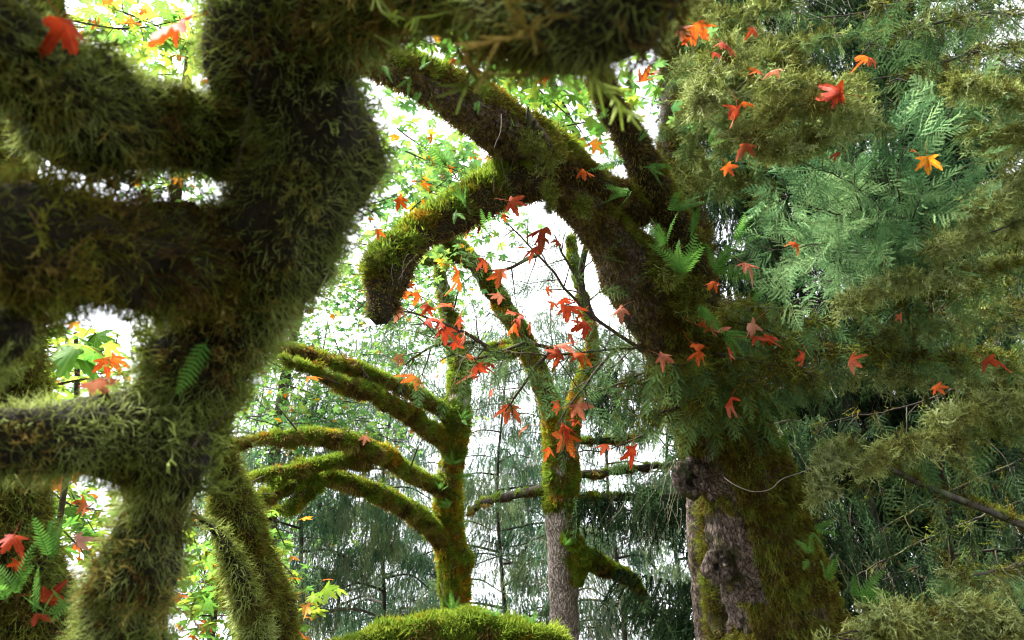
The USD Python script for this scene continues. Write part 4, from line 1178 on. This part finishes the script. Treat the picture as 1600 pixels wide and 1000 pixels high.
# ---------------------------------------------------------------- broadleaf crowns
def leafy(name, label, trunk_rows, twigs, mats, n_part, size, seed, mat="bark_dark", far=None):
    """A maple seen against the light. twigs: (x0, y0, d0, x1, y1, d1, leaves, spread px). Leaves that show are parts."""
    t = thing(name, label, "tree")
    g = np.random.default_rng(seed)
    if trunk_rows is not None:
        limb(t, "trunk", trunk_rows, mat, 12, 0.12, 5, seed, 0.1)
    done = 0
    stuff = {"leaf_far": [], "leaf_gold": []}
    for (x0, y0, d0, x1, y1, d1, n, sp) in twigs:
        a, b = P(x0, y0, d0), P(x1, y1, d1)
        m = (a + b) / 2 + g.normal(size=3) * 0.06 * np.linalg.norm(b - a)
        s = spline([a, m, b], 0.05)
        B = Bits()
        B.tube(s, 0.004 + 0.0008 * d0, 0.002, 0, 1)
        for q_ in range(max(2, n // 3)):
            i = g.integers(len(s))
            e = s[i] + unit(g.normal(size=3)) * sp * K * d0 * g.uniform(0.4, 1.2)
            B.tube([s[i], (s[i] + e) / 2 + g.normal(size=3) * 0.02, e], 0.003, 0.0015, 0, 1)
        v, f, tp, _ = B.out("")
        obj("twig", (v, f), "twig_dark", t)
        for q_ in range(n):
            i = g.integers(len(s))
            p = s[i] + g.normal(size=3) * sp * K * d0 * np.array([0.8, 1.2, 0.7])
            up = unit(np.array([0, 0, 1.0]) + g.normal(size=3) * 0.45 + (EYE - p) / np.linalg.norm(EYE - p) * -0.15)
            yd = unit(np.cross(up, g.normal(size=3)))
            yd = unit(yd + np.array([0, 0, -0.4]))
            z = size * g.uniform(0.6, 1.15)
            if done < n_part:
                v, f, tp = leaf_mesh(g, z, curl=0.18, fold=0.15, detail=2 if z / d0 > 0.03 else 1)
                obj("leaf", (place(v, up, yd, p), f), g.choice(mats[0], p=mats[1]), t, True, tip=tp)
                done += 1
            else:
                stuff["leaf_gold" if g.random() < (far or 0) else "leaf_far"].append((p, yd, up, z))
    G = Growth(t, seed)
    for kind, rows in stuff.items():
        if rows:
            p, yd, up, z = (np.array([r[k] for r in rows]) for k in range(4))
            # leaf pieces lie in their XY plane: turn +Z to the blade's upper side
            G.put(kind, p, up, z, yd)
    G.finish()


M1 = (["leaf_green", "leaf_lime", "leaf_yellow", "leaf_orange"], [0.60, 0.32, 0.06, 0.02])
M2 = (["leaf_lime", "leaf_green", "leaf_yellow", "leaf_orange"], [0.56, 0.35, 0.05, 0.04])
leafy("leafy_maple", "maple canopy of bright green leaves glowing behind the arching limb at top centre",
      to_ground(px_rows([(884, 1000, 13.5, 10), (882, 720, 13.5, 9), (904, 610, 13.2, 7), (922, 540, 13, 6), (908, 430, 12, 5), (930, 320, 10.5, 5), (900, 210, 9, 5), (840, 90, 8.2, 4)])),
      [(700, 30, 6.2, 860, 110, 6.0, 40, 45), (750, 50, 6.0, 860, 190, 5.7, 30, 32), (600, 40, 6.6, 760, 80, 6.2, 40, 40), (800, 100, 6.4, 940, 190, 6.2, 46, 40), (830, 130, 6.2, 930, 240, 6.0, 34, 36), (560, 60, 6.8, 680, 70, 6.5, 24, 34), (860, 200, 6.5, 960, 180, 6.4, 24, 36),
       (620, 230, 7.5, 760, 280, 7.4, 60, 45), (640, 330, 8, 740, 250, 8, 60, 45), (560, 320, 8, 660, 280, 8, 40, 45), (690, 60, 8.5, 900, 150, 8.5, 150, 90), (540, 40, 8.5, 760, 60, 8.5, 110, 70), (600, 40, 7.5, 900, 100, 7.5, 120, 60), (800, 60, 7.5, 960, 260, 7.5, 120, 55), (540, 250, 9, 760, 330, 9, 170, 70), (620, 200, 9, 760, 380, 9, 160, 60), (640, 260, 10, 760, 300, 10, 180, 60), (560, 380, 10, 700, 420, 10, 120, 50), (900, 130, 7, 1060, 170, 7, 70, 40)],
      M1, 230, 0.19, 301, far=0.08)
leafy("overhead_maple", "maple canopy with green and orange leaves in the gap above the upper left arm",
      to_ground(px_rows([(250, 1000, 7.5, 10), (262, 500, 7.3, 9), (285, 200, 7, 8), (300, 60, 6.8, 6)])),
      [(100, 30, 4.6, 330, 20, 4.6, 40, 30), (170, 10, 4.8, 300, 70, 4.6, 36, 28), (120, 60, 5.4, 280, 50, 5.4, 40, 36), (200, 40, 6, 330, 50, 6, 40, 40), (130, 0, 6.5, 330, 0, 6.5, 70, 45), (220, 300, 6.5, 300, 280, 6.5, 16, 22), (90, 40, 7, 330, 60, 7, 130, 45), (160, 90, 7, 330, 110, 7, 60, 35), (200, 280, 7, 310, 270, 7, 60, 26)],
      M2, 170, 0.14, 302, far=0.06)
leafy("near_maple_sapling", "maple sapling with broad green leaves between the left arms of the huge trunk",
      to_ground(px_rows([(60, 1000, 3.6, 5), (95, 800, 3.5, 5), (120, 620, 3.3, 4), (118, 520, 3.2, 3)])),
      [(75, 610, 2.9, 150, 520, 2.9, 5, 22), (80, 560, 2.8, 180, 545, 2.8, 6, 26), (90, 600, 2.9, 160, 590, 2.9, 5, 22), (70, 540, 4.6, 190, 590, 4.6, 40, 36), (70, 760, 4.2, 170, 800, 4.2, 40, 30), (80, 720, 4.4, 165, 860, 4.4, 46, 32), (90, 820, 4.4, 150, 900, 4.4, 20, 26), (70, 640, 5, 200, 640, 5, 30, 36), (60, 570, 6.5, 200, 580, 6.5, 110, 40), (60, 800, 6, 170, 790, 6, 120, 40), (80, 750, 6, 150, 900, 6, 80, 30)],
      M2, 200, 0.15, 303, far=0.3)
g = np.random.default_rng(61)
for x, y, d, sz in ((118, 545, 2.75, 0.24), (150, 525, 2.9, 0.17), (98, 560, 2.85, 0.16)):
    v, f, tp = leaf_mesh(g, sz, curl=0.15, fold=0.15, detail=2)
    obj("leaf", (place(v, unit(-FWD * 0.8 + np.array([0, 0, 0.5]) + g.normal(size=3) * 0.15), unit(-UPV + RGT * 0.3 * g.normal()), P(x, y, d)), f), "leaf_green", "/World/near_maple_sapling", True, tip=tp)
leafy("low_maple", "low maple with spotted lime green leaves between the huge trunk and the leaning stem",
      to_ground(px_rows([(330, 1000, 6.5, 6), (335, 920, 6.5, 5), (330, 860, 6.4, 4)])),
      [(270, 890, 5.4, 350, 920, 5.2, 36, 34), (290, 960, 5.2, 380, 960, 5.2, 40, 36), (270, 1000, 5.2, 370, 1010, 5.2, 30, 34), (320, 850, 5.6, 340, 900, 5.4, 22, 28), (420, 860, 5.8, 480, 950, 5.8, 40, 30), (430, 820, 6.2, 460, 880, 6.2, 22, 30), (430, 960, 5.8, 500, 1010, 5.8, 26, 30), (260, 930, 7.5, 400, 930, 7.5, 150, 50), (300, 830, 7.5, 340, 1000, 7.5, 90, 36)],
      M1, 230, 0.17, 304, far=0.15)
far = []
g0 = np.random.default_rng(5)
for k in range(120):
    x, y = g0.uniform(360, 720), g0.uniform(400, 720)
    if x > 640 and y > 520:
        continue
    if g0.random() < (0.45 if 480 < x < 640 and 470 < y < 660 else 0.0):
        continue
    a = g0.uniform(-0.6, 0.6)
    far.append((x - 45 * math.cos(a), y - 45 * math.sin(a), 14 + g0.uniform(-1, 2), x + 45 * math.cos(a), y + 45 * math.sin(a), 14 + g0.uniform(-1, 2), 46, 24))
for x, y in ((520, 480), (560, 560), (600, 450), (640, 500), (500, 620), (680, 560), (460, 500), (560, 690), (700, 640), (420, 600), (380, 820), (420, 900), (400, 760), (440, 830), (480, 800), (360, 640), (540, 780), (600, 770), (520, 840), (440, 700), (560, 640), (450, 880)):
    far.append((x - 40, y, 15, x + 40, y + 10, 15, 60, 28))
leafy("far_maple", "distant maple of small pale green leaves scattered against the white sky", to_ground(px_rows([(420, 1000, 15, 10), (430, 700, 15, 9), (470, 480, 15, 6), (520, 300, 15, 4)])), far, M1, 0, 0.17, 305, far=0.03)

# forest behind and beside the camera: unseen hemlocks added to shade the near moss
for k, (x, y, top, reach) in enumerate([(-2.5, -4.5, 16, 3.8), (2.6, -4.0, 18, 4.0), (7.5, -2.0, 18, 3.6), (0.0, -8.0, 22, 4.4), (-5.5, -1.0, 15, 3.4)]):
    t = thing("hemlock", ("dense unseen hemlock added for shade behind the viewer on the left", "dense unseen hemlock added for shade behind the viewer on the right", "dense unseen hemlock added for shade beyond the right edge of the picture", "tall dense unseen hemlock added for shade straight behind the viewer, farthest of the row", "dense unseen hemlock added for shade beyond the left edge of the picture")[k], "tree", "unseen hemlocks added for shade round the viewer")
    g = np.random.default_rng(400 + k)
    rows = np.array([[x, y, z, 0.24 * (1 - 0.8 * z / top)] for z in np.linspace(-0.15, top, 7)])
    limb(t, "trunk", rows, "bark_dark", 12, 0.1, 3, k, 0.4)
    G = Growth(t, 400 + k)
    n = 380
    z = 2.6 + (top - 2.6) * g.random(n)
    R = reach * (1.05 - z / top) * np.sqrt(g.random(n))
    az = g.uniform(0, 2 * np.pi, n)
    o = np.stack([np.cos(az), np.sin(az), -0.35 + 0 * az], 1)
    q_ = np.stack([x + R * o[:, 0], y + R * o[:, 1], z - 0.25 * R], 1)
    ok = np.linalg.norm((q_ - EYE)[:, :2] + o[:, :2], axis=1) > 3.0
    ok &= q_[:, 1] < 0.5
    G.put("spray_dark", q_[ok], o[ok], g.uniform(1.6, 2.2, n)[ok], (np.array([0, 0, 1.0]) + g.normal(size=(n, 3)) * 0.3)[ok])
    G.finish()

# ---------------------------------------------------------------- autumn leaves caught in the branches
LM = {"r": "leaf_red", "o": "leaf_orange", "u": "leaf_rust", "p": "leaf_pink", "y": "leaf_yellow"}
CAUGHT = [
    (622, 460, 4.5, 40, "o", 0.3, "orange maple leaf at the left tip of the thin central spray"),
    (619, 487, 4.5, 32, "p", 0.4, "pink curled leaf hanging just below the orange leaf at the spray's left tip"),
    (656, 466, 4.5, 30, "o", 0.5, "small orange leaf second from the left tip of the central spray"),
    (706, 434, 4.5, 44, "o", 0.6, "vivid orange crumpled leaf above the middle of the central spray"),
    (752, 355, 4.6, 22, "r", 0.3, "small red leaf in the white gap under the forked limb"),
    (729, 357, 4.6, 18, "p", 0.4, "tiny pinkish leaf left of the small red leaf under the forked limb"),
    (808, 317, 4.35, 36, "u", 0.4, "rust-red leaf under the bare twigs of the forked limb"),
    (791, 337, 4.4, 16, "o", 0.4, "tiny orange leaf below the rust-red leaf under the bare twigs"),
    (843, 364, 4.6, 42, "r", 0.5, "large red leaf below the hanging moss cushion"),
    (838, 396, 4.7, 34, "r", 0.4, "dark red leaf directly beneath the large red leaf under the cushion"),
    (868, 380, 4.8, 18, "r", 0.3, "small red leaf right of the large red leaf under the cushion"),
    (757, 412, 4.7, 26, "u", 0.5, "rust leaf in front of white sky over the left fork of the grey maple"),
    (782, 434, 4.7, 32, "o", 0.4, "orange leaf on the upper left of the central spray beside the left fork"),
    (697, 482, 4.6, 30, "o", 0.4, "orange-red leaf below the vivid orange crumpled leaf"),
    (675, 502, 4.6, 28, "r", 0.5, "red folded leaf on the lower left twig of the central spray"),
    (702, 521, 4.6, 40, "r", 0.6, "dark red crumpled leaf in the thick of the lower left twig"),
    (717, 541, 4.7, 28, "r", 0.7, "curled dark red leaf at the lower end of the left cluster"),
    (776, 467, 4.8, 28, "p", 0.5, "pink leaf against the left fork of the grey maple"),
    (803, 490, 4.9, 30, "u", 0.4, "rust leaf on the left fork, upper one of the pair at the centre"),
    (799, 513, 4.9, 28, "o", 0.4, "orange leaf on the left fork, lower one of the pair at the centre"),
    (826, 511, 4.9, 22, "o", 0.5, "orange-red leaf right of the pair on the left fork"),
    (893, 490, 4.9, 46, "r", 0.4, "bright red leaf on the right of the central spray"),
    (908, 512, 5.0, 34, "r", 0.5, "red drooping leaf below the bright red one on the spray's right"),
    (855, 455, 5.0, 18, "o", 0.4, "tiny orange leaf near the stem of the central spray"),
    (862, 478, 5.0, 20, "o", 0.4, "small orange leaf left of the bright red leaf"),
    (963, 487, 5.0, 34, "p", 0.7, "withered pink-brown leaf in the white gap beside the big limb"),
    (626, 560, 5.0, 22, "u", 0.4, "small rust leaf in the white sky above the arching arms"),
    (642, 598, 6.0, 42, "o", 0.2, "broad orange leaf hanging over the upper arching arm"),
    (750, 580, 5.0, 36, "r", 0.6, "dark red crumpled leaf above the arching maple's crown"),
    (735, 557, 5.0, 22, "o", 0.5, "orange leaf just above the dark red leaf over the arching maple"),
    (770, 616, 5.2, 24, "u", 0.4, "rust leaf between the arching maple and the grey maple"),
    (793, 645, 5.2, 40, "u", 0.4, "large rust-red leaf hanging left of the grey maple's fork"),
    (820, 676, 5.4, 26, "r", 0.5, "small red leaf left of the grey trunk under the fork"),
    (880, 548, 5.2, 48, "p", 0.5, "large pale salmon leaf at the centre of the spray"),
    (905, 562, 5.2, 34, "o", 0.5, "orange leaf at the right edge of the pale salmon leaf"),
    (871, 637, 5.4, 26, "r", 0.4, "red leaf in the crotch of the grey maple's fork"),
    (906, 642, 5.4, 36, "p", 0.5, "pinkish leaf on the orange-mossed right fork"),
    (876, 690, 5.4, 48, "o", 0.5, "red-orange leaf hanging in front of the grey trunk"),
    (941, 697, 5.5, 26, "u", 0.4, "rust leaf right of the grey trunk"),
    (988, 713, 5.5, 40, "r", 0.5, "red leaf with long lobes hanging between grey trunk and burls"),
    (1041, 560, 5.0, 30, "p", 0.6, "pink folded leaf at the left end of the mossy bough on the old maple"),
    (1106, 523, 4.9, 46, "u", 0.5, "rust leaf on top of the pile on the old maple's limb"),
    (1094, 546, 4.9, 40, "o", 0.6, "orange leaf at the foot of the pile on the old maple's limb"),
    (1131, 551, 4.9, 28, "u", 0.6, "rust leaf right of the pile on the old maple's limb"),
    (1170, 515, 4.9, 36, "p", 0.6, "upright pinkish leaf on the twig right of the old maple's limb"),
    (1190, 536, 4.9, 48, "u", 0.6, "spread rust-pink leaf below the upright pinkish one"),
    (1253, 562, 5.0, 28, "r", 0.4, "red leaf standing on the level mossy bough"),
    (1336, 566, 5.0, 30, "u", 0.4, "rust leaf lying on the middle of the level mossy bough"),
    (1410, 496, 5.0, 18, "u", 0.4, "small rust leaf on the olive moss above the level bough"),
    (1467, 608, 5.0, 22, "o", 0.4, "small orange leaf below the right part of the level bough"),
    (1549, 568, 5.2, 34, "r", 0.9, "rolled red leaf at the far right of the level bough"),
    (1163, 420, 4.8, 34, "p", 0.9, "curled pale leaf with orange edge beside the fern clump"),
    (1113, 446, 4.9, 22, "o", 0.4, "orange leaf between the fern clump and the curled pale leaf"),
    (1240, 385, 4.7, 22, "o", 0.7, "small red-orange leaf under the left sprays of the young hemlock"),
    (1308, 244, 4.8, 18, "r", 0.5, "small red leaf left of the young hemlock's tips"),
    (1450, 257, 4.8, 34, "y", 0.7, "yellow leaf caught in the young hemlock"),
    (1431, 239, 4.8, 20, "o", 0.6, "small orange leaf just above the yellow leaf in the young hemlock"),
    (1300, 149, 5.1, 46, "r", 1.3, "long curled red leaf with pale underside on pale moss"),
    (1354, 97, 5.4, 34, "o", 0.7, "orange leaf on the olive moss at upper right"),
    (1093, 48, 5.6, 40, "o", 0.5, "bright orange leaf near the end of the overhead mossy arm"),
    (1069, 50, 5.6, 28, "p", 0.8, "pink folded leaf touching the bright orange leaf by the overhead arm"),
    (1131, 76, 5.7, 36, "u", 0.7, "rust-red leaf right of the bright orange leaf by the overhead arm"),
    (1178, 50, 5.7, 22, "u", 0.6, "small rust leaf high in the pale mossy boughs"),
    (1181, 114, 5.6, 22, "o", 0.5, "orange leaf in the middle of the pale moss at top right"),
    (1206, 113, 5.6, 32, "p", 0.9, "pale curled leaf right of the orange leaf in the pale moss"),
    (1152, 182, 5.5, 42, "u", 0.7, "rust leaf with orange tip hanging in the pale moss"),
    (1165, 236, 5.5, 34, "u", 0.8, "drooping rust leaf below the one with the orange tip"),
    (1140, 265, 5.6, 24, "o", 0.6, "orange leaf in the small gap below the pale moss"),
    (1010, 131, 4.8, 34, "o", 0.6, "orange-pink leaf right of the leaning mossy limb at top"),
    (1136, 632, 5.0, 36, "r", 0.7, "dark red leaf hanging over the upper trunk of the old maple"),
    (915, 272, 4.6, 26, "o", 0.5, "red and orange leaf in the notch behind the moss cushions"),
    (122, 40, 1.08, 70, "r", 1.3, "long rolled red leaf hanging at the upper left corner"),
    (286, 58, 1.26, 84, "o", 0.5, "large orange leaf lying on the upper left arm of the huge trunk"),
    (155, 610, 1.5, 52, "p", 0.9, "pale curled leaf on the lower left arm of the huge trunk"),
    (18, 850, 2.1, 44, "r", 0.4, "bright red leaf on the mossy tree at the left edge"),
    (26, 886, 2.1, 24, "r", 0.6, "small dark red leaf under the bright red one at the left edge"),
    (118, 850, 2.2, 34, "p", 0.8, "pinkish brown curled leaf left of the huge trunk's foot"),
    (80, 942, 2.15, 46, "u", 1.0, "dark brown dead leaf among ferns at the lower left"),
    (62, 968, 2.15, 36, "u", 0.9, "withered brown leaf lowest among the ferns at lower left"),
    (466, 981, 4.6, 36, "o", 0.5, "orange leaf at the bottom right of the leaning mossy tree"),
    (482, 955, 4.8, 28, "y", 0.6, "yellow leaf above the orange one right of the leaning mossy tree"),
    (488, 594, 6.0, 28, "y", 0.4, "yellow-orange leaf at the outer end of the upper arching arm"),
    (570, 687, 8.9, 18, "p", 0.5, "small pink leaf on top of the middle arching arm"),
    (590, 366, 3.7, 20, "o", 0.4, "small orange leaf beside the hanging end of the forked limb"),
    (166, 572, 2.6, 34, "o", 0.5, "orange leaf among the broad green leaves at left"),
    (664, 484, 4.5, 24, "r", 0.5, "red leaf between the pink curled leaf and the orange-red one on the left twig"),
    (690, 508, 4.6, 26, "r", 0.8, "crimson folded leaf left of the dark red crumpled one on the lower left twig"),
    (712, 500, 4.6, 24, "u", 0.6, "rust leaf upright at the top of the dark red cluster on the left twig"),
    (728, 528, 4.7, 22, "p", 0.6, "pale pink leaf at the right edge of the dark red cluster"),
    (738, 590, 4.9, 26, "u", 0.6, "rust leaf left of the dark red leaf above the arching maple"),
    (764, 574, 4.9, 22, "r", 0.5, "red leaf touching the right of the dark red leaf above the arching maple"),
    (848, 378, 4.6, 26, "u", 0.7, "rust leaf tucked between the two red leaves under the moss cushion"),
    (884, 474, 4.85, 28, "r", 0.6, "upright red leaf over the bright red one on the spray's right"),
    (902, 498, 4.85, 26, "o", 0.7, "orange-red leaf wedged right of the bright red one on the spray"),
    (812, 500, 4.85, 24, "r", 0.6, "small red leaf between the pair on the left fork"),
    (866, 556, 5.1, 32, "u", 0.7, "rust leaf overlapping the left of the pale salmon leaf"),
    (888, 530, 5.1, 28, "p", 0.8, "pink leaf standing above the pale salmon leaf"),
    (884, 672, 5.4, 30, "r", 0.6, "red leaf just above the red-orange one on the grey trunk"),
    (862, 706, 5.4, 24, "o", 0.6, "orange leaf at the lower left of the red-orange one on the grey trunk"),
    (898, 662, 5.4, 24, "u", 0.7, "rust leaf in the fork between the grey maple's two stems"),
    (1110, 504, 4.9, 30, "u", 0.8, "pinkish rust leaf at the very top of the pile on the old maple's limb"),
    (1086, 556, 4.85, 30, "o", 0.6, "orange leaf at the left foot of the pile on the old maple's limb"),
    (1204, 528, 4.9, 26, "r", 0.8, "red curled leaf at the right tip of the spread rust-pink leaf"),
    (1082, 60, 5.6, 24, "o", 0.6, "orange leaf hanging under the bright orange one by the overhead arm"),
    (1118, 88, 5.7, 22, "r", 0.8, "red leaf under the rust-red one right of the overhead arm"),
    (1018, 122, 4.8, 20, "r", 0.7, "red leaf above the orange-pink one beside the leaning limb"),
    (1164, 166, 5.5, 24, "o", 0.7, "orange leaf above the rust one hanging in the pale moss"),
]
g = np.random.default_rng(77)
for x, y, d, s, m, c, lab in CAUGHT:
    if x > 1110 and y < 280:
        d = min(d, 4.72)
    size = s * K * d * 1.4
    v, f, t = leaf_mesh(g, size, curl=c * 1.15, fold=0.4 * c + 0.15, detail=2, droop=0.25 + 0.2 * c)
    up = unit(-FWD * g.uniform(-0.1, 0.9) * g.choice([1, 1, -0.8]) + np.array([0, 0, 1]) * g.uniform(-0.1, 0.9) + g.normal(size=3) * 0.3)
    yd = unit(RGT * g.normal() * 0.7 - UPV * g.uniform(0.2, 1.2))
    p = P(x, y, d) - yd * size * 0.2
    if (x, y) == (122, 40):
        up, yd = unit(-FWD + RGT * 0.9), unit(-UPV + RGT * 0.35)
    obj("autumn_leaf", (place(v, up, yd, p), f), LM[m], None, True, tip=t, label=lab, category="leaf")

# ---------------------------------------------------------------- ferns
FERNS = [
    (600, 100, 3.55, 34, 3, (0.1, 1), "small ferns hanging on the near end of the arching limb", "ferns along the arching limb"),
    (640, 122, 3.7, 32, 3, (-0.4, 1), None, 0), (655, 108, 3.7, 26, 2, (0.4, -1), None, 0), (652, 143, 3.7, 26, 3, (-0.2, 1), None, 0), (672, 165, 3.8, 16, 2, (0.5, 0.6), None, 0),
    (735, 130, 4.0, 32, 3, (0.5, -1), None, 0), (745, 158, 4.05, 22, 2, (0.2, 1), None, 0), (628, 160, 3.7, 22, 2, (0.6, 0.8), None, 0), (675, 195, 4.0, 18, 2, (-0.6, 0.8), None, 0), (800, 200, 4.2, 18, 2, (0.2, -0.6), None, 0),
    (740, 200, 4.1, 16, 2, (-0.8, 0.5), None, 0), (715, 330, 4.2, 26, 3, (0.3, 0.9), None, 0), (1180, 470, 5.2, 30, 3, (0.3, -0.8), "small fern in dark foliage right of the old maple's limb", None),
    (1062, 430, 4.85, 66, 9, (0.1, -1), "lush bright fern clump standing on the old maple's limb", None),
    (1115, 425, 4.95, 62, 9, (0.7, -1), "bright fern clump leaning right on the old maple's limb", None),
    (1038, 385, 4.85, 52, 6, (-0.3, -1), "upper bright fern clump on the old maple's limb", None),
    (1090, 475, 4.9, 54, 7, (0.2, 0.8), "lower fern clump drooping below the bright clumps", None),
    (975, 255, 5.0, 56, 6, (-1, 0.1), "fern spreading left from the leaning mossy limb, upper one", None),
    (985, 300, 5.05, 54, 6, (-0.9, 0.3), "fern spreading left from the leaning mossy limb, lower one", None),
    (1000, 215, 5.0, 36, 4, (0.8, -0.5), "fern on the right side of the leaning mossy limb", None),
    (700, 262, 4.7, 60, 6, (-0.8, -0.3), "fern under the arching limb against white sky", None),
    (725, 322, 4.25, 44, 4, (-0.2, -1), "fern standing on the forked limb", None),
    (765, 365, 4.3, 40, 4, (-0.3, -0.6), "fern under the fork beside the rust-red leaf", None),
    (1268, 870, 5.75, 44, 3, (-0.1, -1), "fern upright on the old maple's trunk low down, left one", None),
    (1292, 905, 5.75, 46, 4, (0.1, -0.9), "fern upright on the old maple's trunk low down, right one", None),
    (1335, 935, 5.7, 64, 5, (0.9, -0.6), "fern with long frond pointing right beside the old maple's foot", None),
    (1275, 720, 5.9, 50, 5, (0.9, -0.2), "dark fern right of the old maple's trunk under the vine", None),
    (1270, 830, 5.9, 40, 4, (0.9, 0.2), "fern reaching right halfway down the old maple's trunk", None),
    (326, 512, 1.30, 104, 1, (-0.5, 1), "single green fern frond hanging from the huge dark trunk", None),
    (78, 870, 2.0, 72, 5, (0.1, -1), "pale upright ferns on the tree at the left edge", None),
    (62, 965, 2.05, 70, 5, (0.3, -0.9), "bright fern at the bottom left among dead leaves", None),
    (30, 930, 2.05, 70, 5, (-0.2, -0.9), "dark fern at the very left near the bottom", None),
    (110, 960, 2.1, 60, 4, (0.9, -0.5), "fern reaching right towards the huge trunk's foot", None),
    (722, 655, 10.6, 26, 5, (0.4, -1), "tiny ferns sprouting on the arching moss maple's trunk", "ferns on the arching moss maple"),
    (690, 765, 10.6, 20, 4, (0.0, -1), None, 1), (722, 745, 10.6, 24, 5, (0.8, -0.6), None, 1), (706, 725, 10.6, 22, 4, (-0.5, -0.8), None, 1), (705, 790, 10.6, 20, 4, (-0.8, -0.3), None, 1), (718, 820, 10.6, 22, 4, (0.6, -0.5), None, 1), (708, 955, 10.5, 30, 6, (0.1, -1), None, 1),
    (600, 755, 10, 18, 3, (0.1, -1), None, 1),
    (884, 852, 11.5, 22, 5, (0.2, -1), "bright fern on the moss cushion of the grey maple", None),
    (775, 965, 5.8, 26, 4, (0.2, -1), "fern on the top of the arched mossy stem, left one", None),
    (830, 975, 5.9, 28, 4, (0.3, -1), "fern on the top of the arched mossy stem, right one", None),
    (1110, 225, 6.0, 34, 4, (0.5, -0.4), "fern in a gap between dark trunk and pale moss", None),
    (1050, 330, 5.2, 50, 6, (0.8, -0.6), "fern high on the old maple between limb and dark trunk", None),
    (1130, 520, 5.2, 46, 5, (0.8, 0.5), "fern drooping right of the leaf pile on the old maple's limb", None),
    (950, 170, 4.95, 30, 4, (-0.8, 0.4), "small fern near the top of the leaning mossy limb", None),
    (1010, 260, 5.1, 44, 5, (0.9, 0.1), "fern on the leaning mossy limb pointing right at mid height", None),
    (1150, 380, 5.3, 50, 6, (0.5, -0.9), "tall fern between the bright clumps and the young hemlock", None),
    (1080, 370, 5.2, 48, 6, (0.4, -1), "fern directly above the lush bright clump", None),
    (1225, 700, 5.8, 34, 4, (0.5, -0.8), "small fern behind the top of the old maple's trunk", None),
]
g = np.random.default_rng(88)
shared = {}
FERN_LABELS = {
    "ferns along the arching limb": ['small ferns at the leftmost visible end of the arching limb', "fern hanging on the upper limb's flank just right of its left end", 'fern standing on the crest of the upper arching limb near its left end', "fern low on the upper limb's flank near its left end", "tiny fern on the upper limb's dark flank below the others", 'fern standing on the crest in the middle of the upper arching limb', 'tiny fern just below the crest fern in the middle of the upper limb', "tiny pale fern lowest and left on the upper limb's flank", 'tiny fern on the underside edge of the upper arching limb', 'tiny fern beside the splintered snag of the upper limb', "tiny fern on the bare middle of the upper limb's flank", 'fern hanging from the forked limb under its moss'],
    "ferns on the arching moss maple": ["ferns at the top joint of the arching moss maple's trunk", 'tiny fern where the middle arm leaves the arching moss maple', "tiny fern on the right edge of the arching maple's trunk at mid height", "tiny fern above the middle arm's joint on the arching maple", "tiny fern left on the arching maple's trunk below the middle arm", "tiny fern right on the arching maple's trunk above the lowest arm", "fern at the foot of the arching maple's trunk above the mossy arch", 'tiny fern on top of the lowest arching arm'],
}
for x, y, d, s, n, (dx, dy), lab, grp in FERNS:
    d -= 0.12 if 3 < d < 6 and not 4.8 <= d < 5 else 0
    if lab is None:
        grp = ("ferns along the arching limb", "ferns on the arching moss maple")[grp]
    if grp:
        shared[grp] = shared.get(grp, -1) + 1
        lab = FERN_LABELS[grp][shared[grp]]
    t = thing("fern", lab, "fern", grp)
    base = P(x, y, d)
    main = unit(RGT * dx - UPV * dy)
    for k in range(n):
        yd = unit(main + g.normal(size=3) * (0.5 if n > 1 else 0.05) - FWD * 0.25)
        up = unit(np.array([0, 0, 0.7]) - FWD * 0.8 + g.normal(size=3) * 0.3)
        v, f, tp = frond_mesh(g, s * K * d * g.uniform(0.75, 1.15), 13 if s * n > 60 else 9, g.uniform(0.1, 0.5))
        if n == 1:
            up, yd = -FWD, main
        up = unit(up - yd * (up @ yd))
        obj("frond", (place(v, up, yd, base + g.normal(size=3) * 0.01), f), "fern_green", t, True, tip=tp)
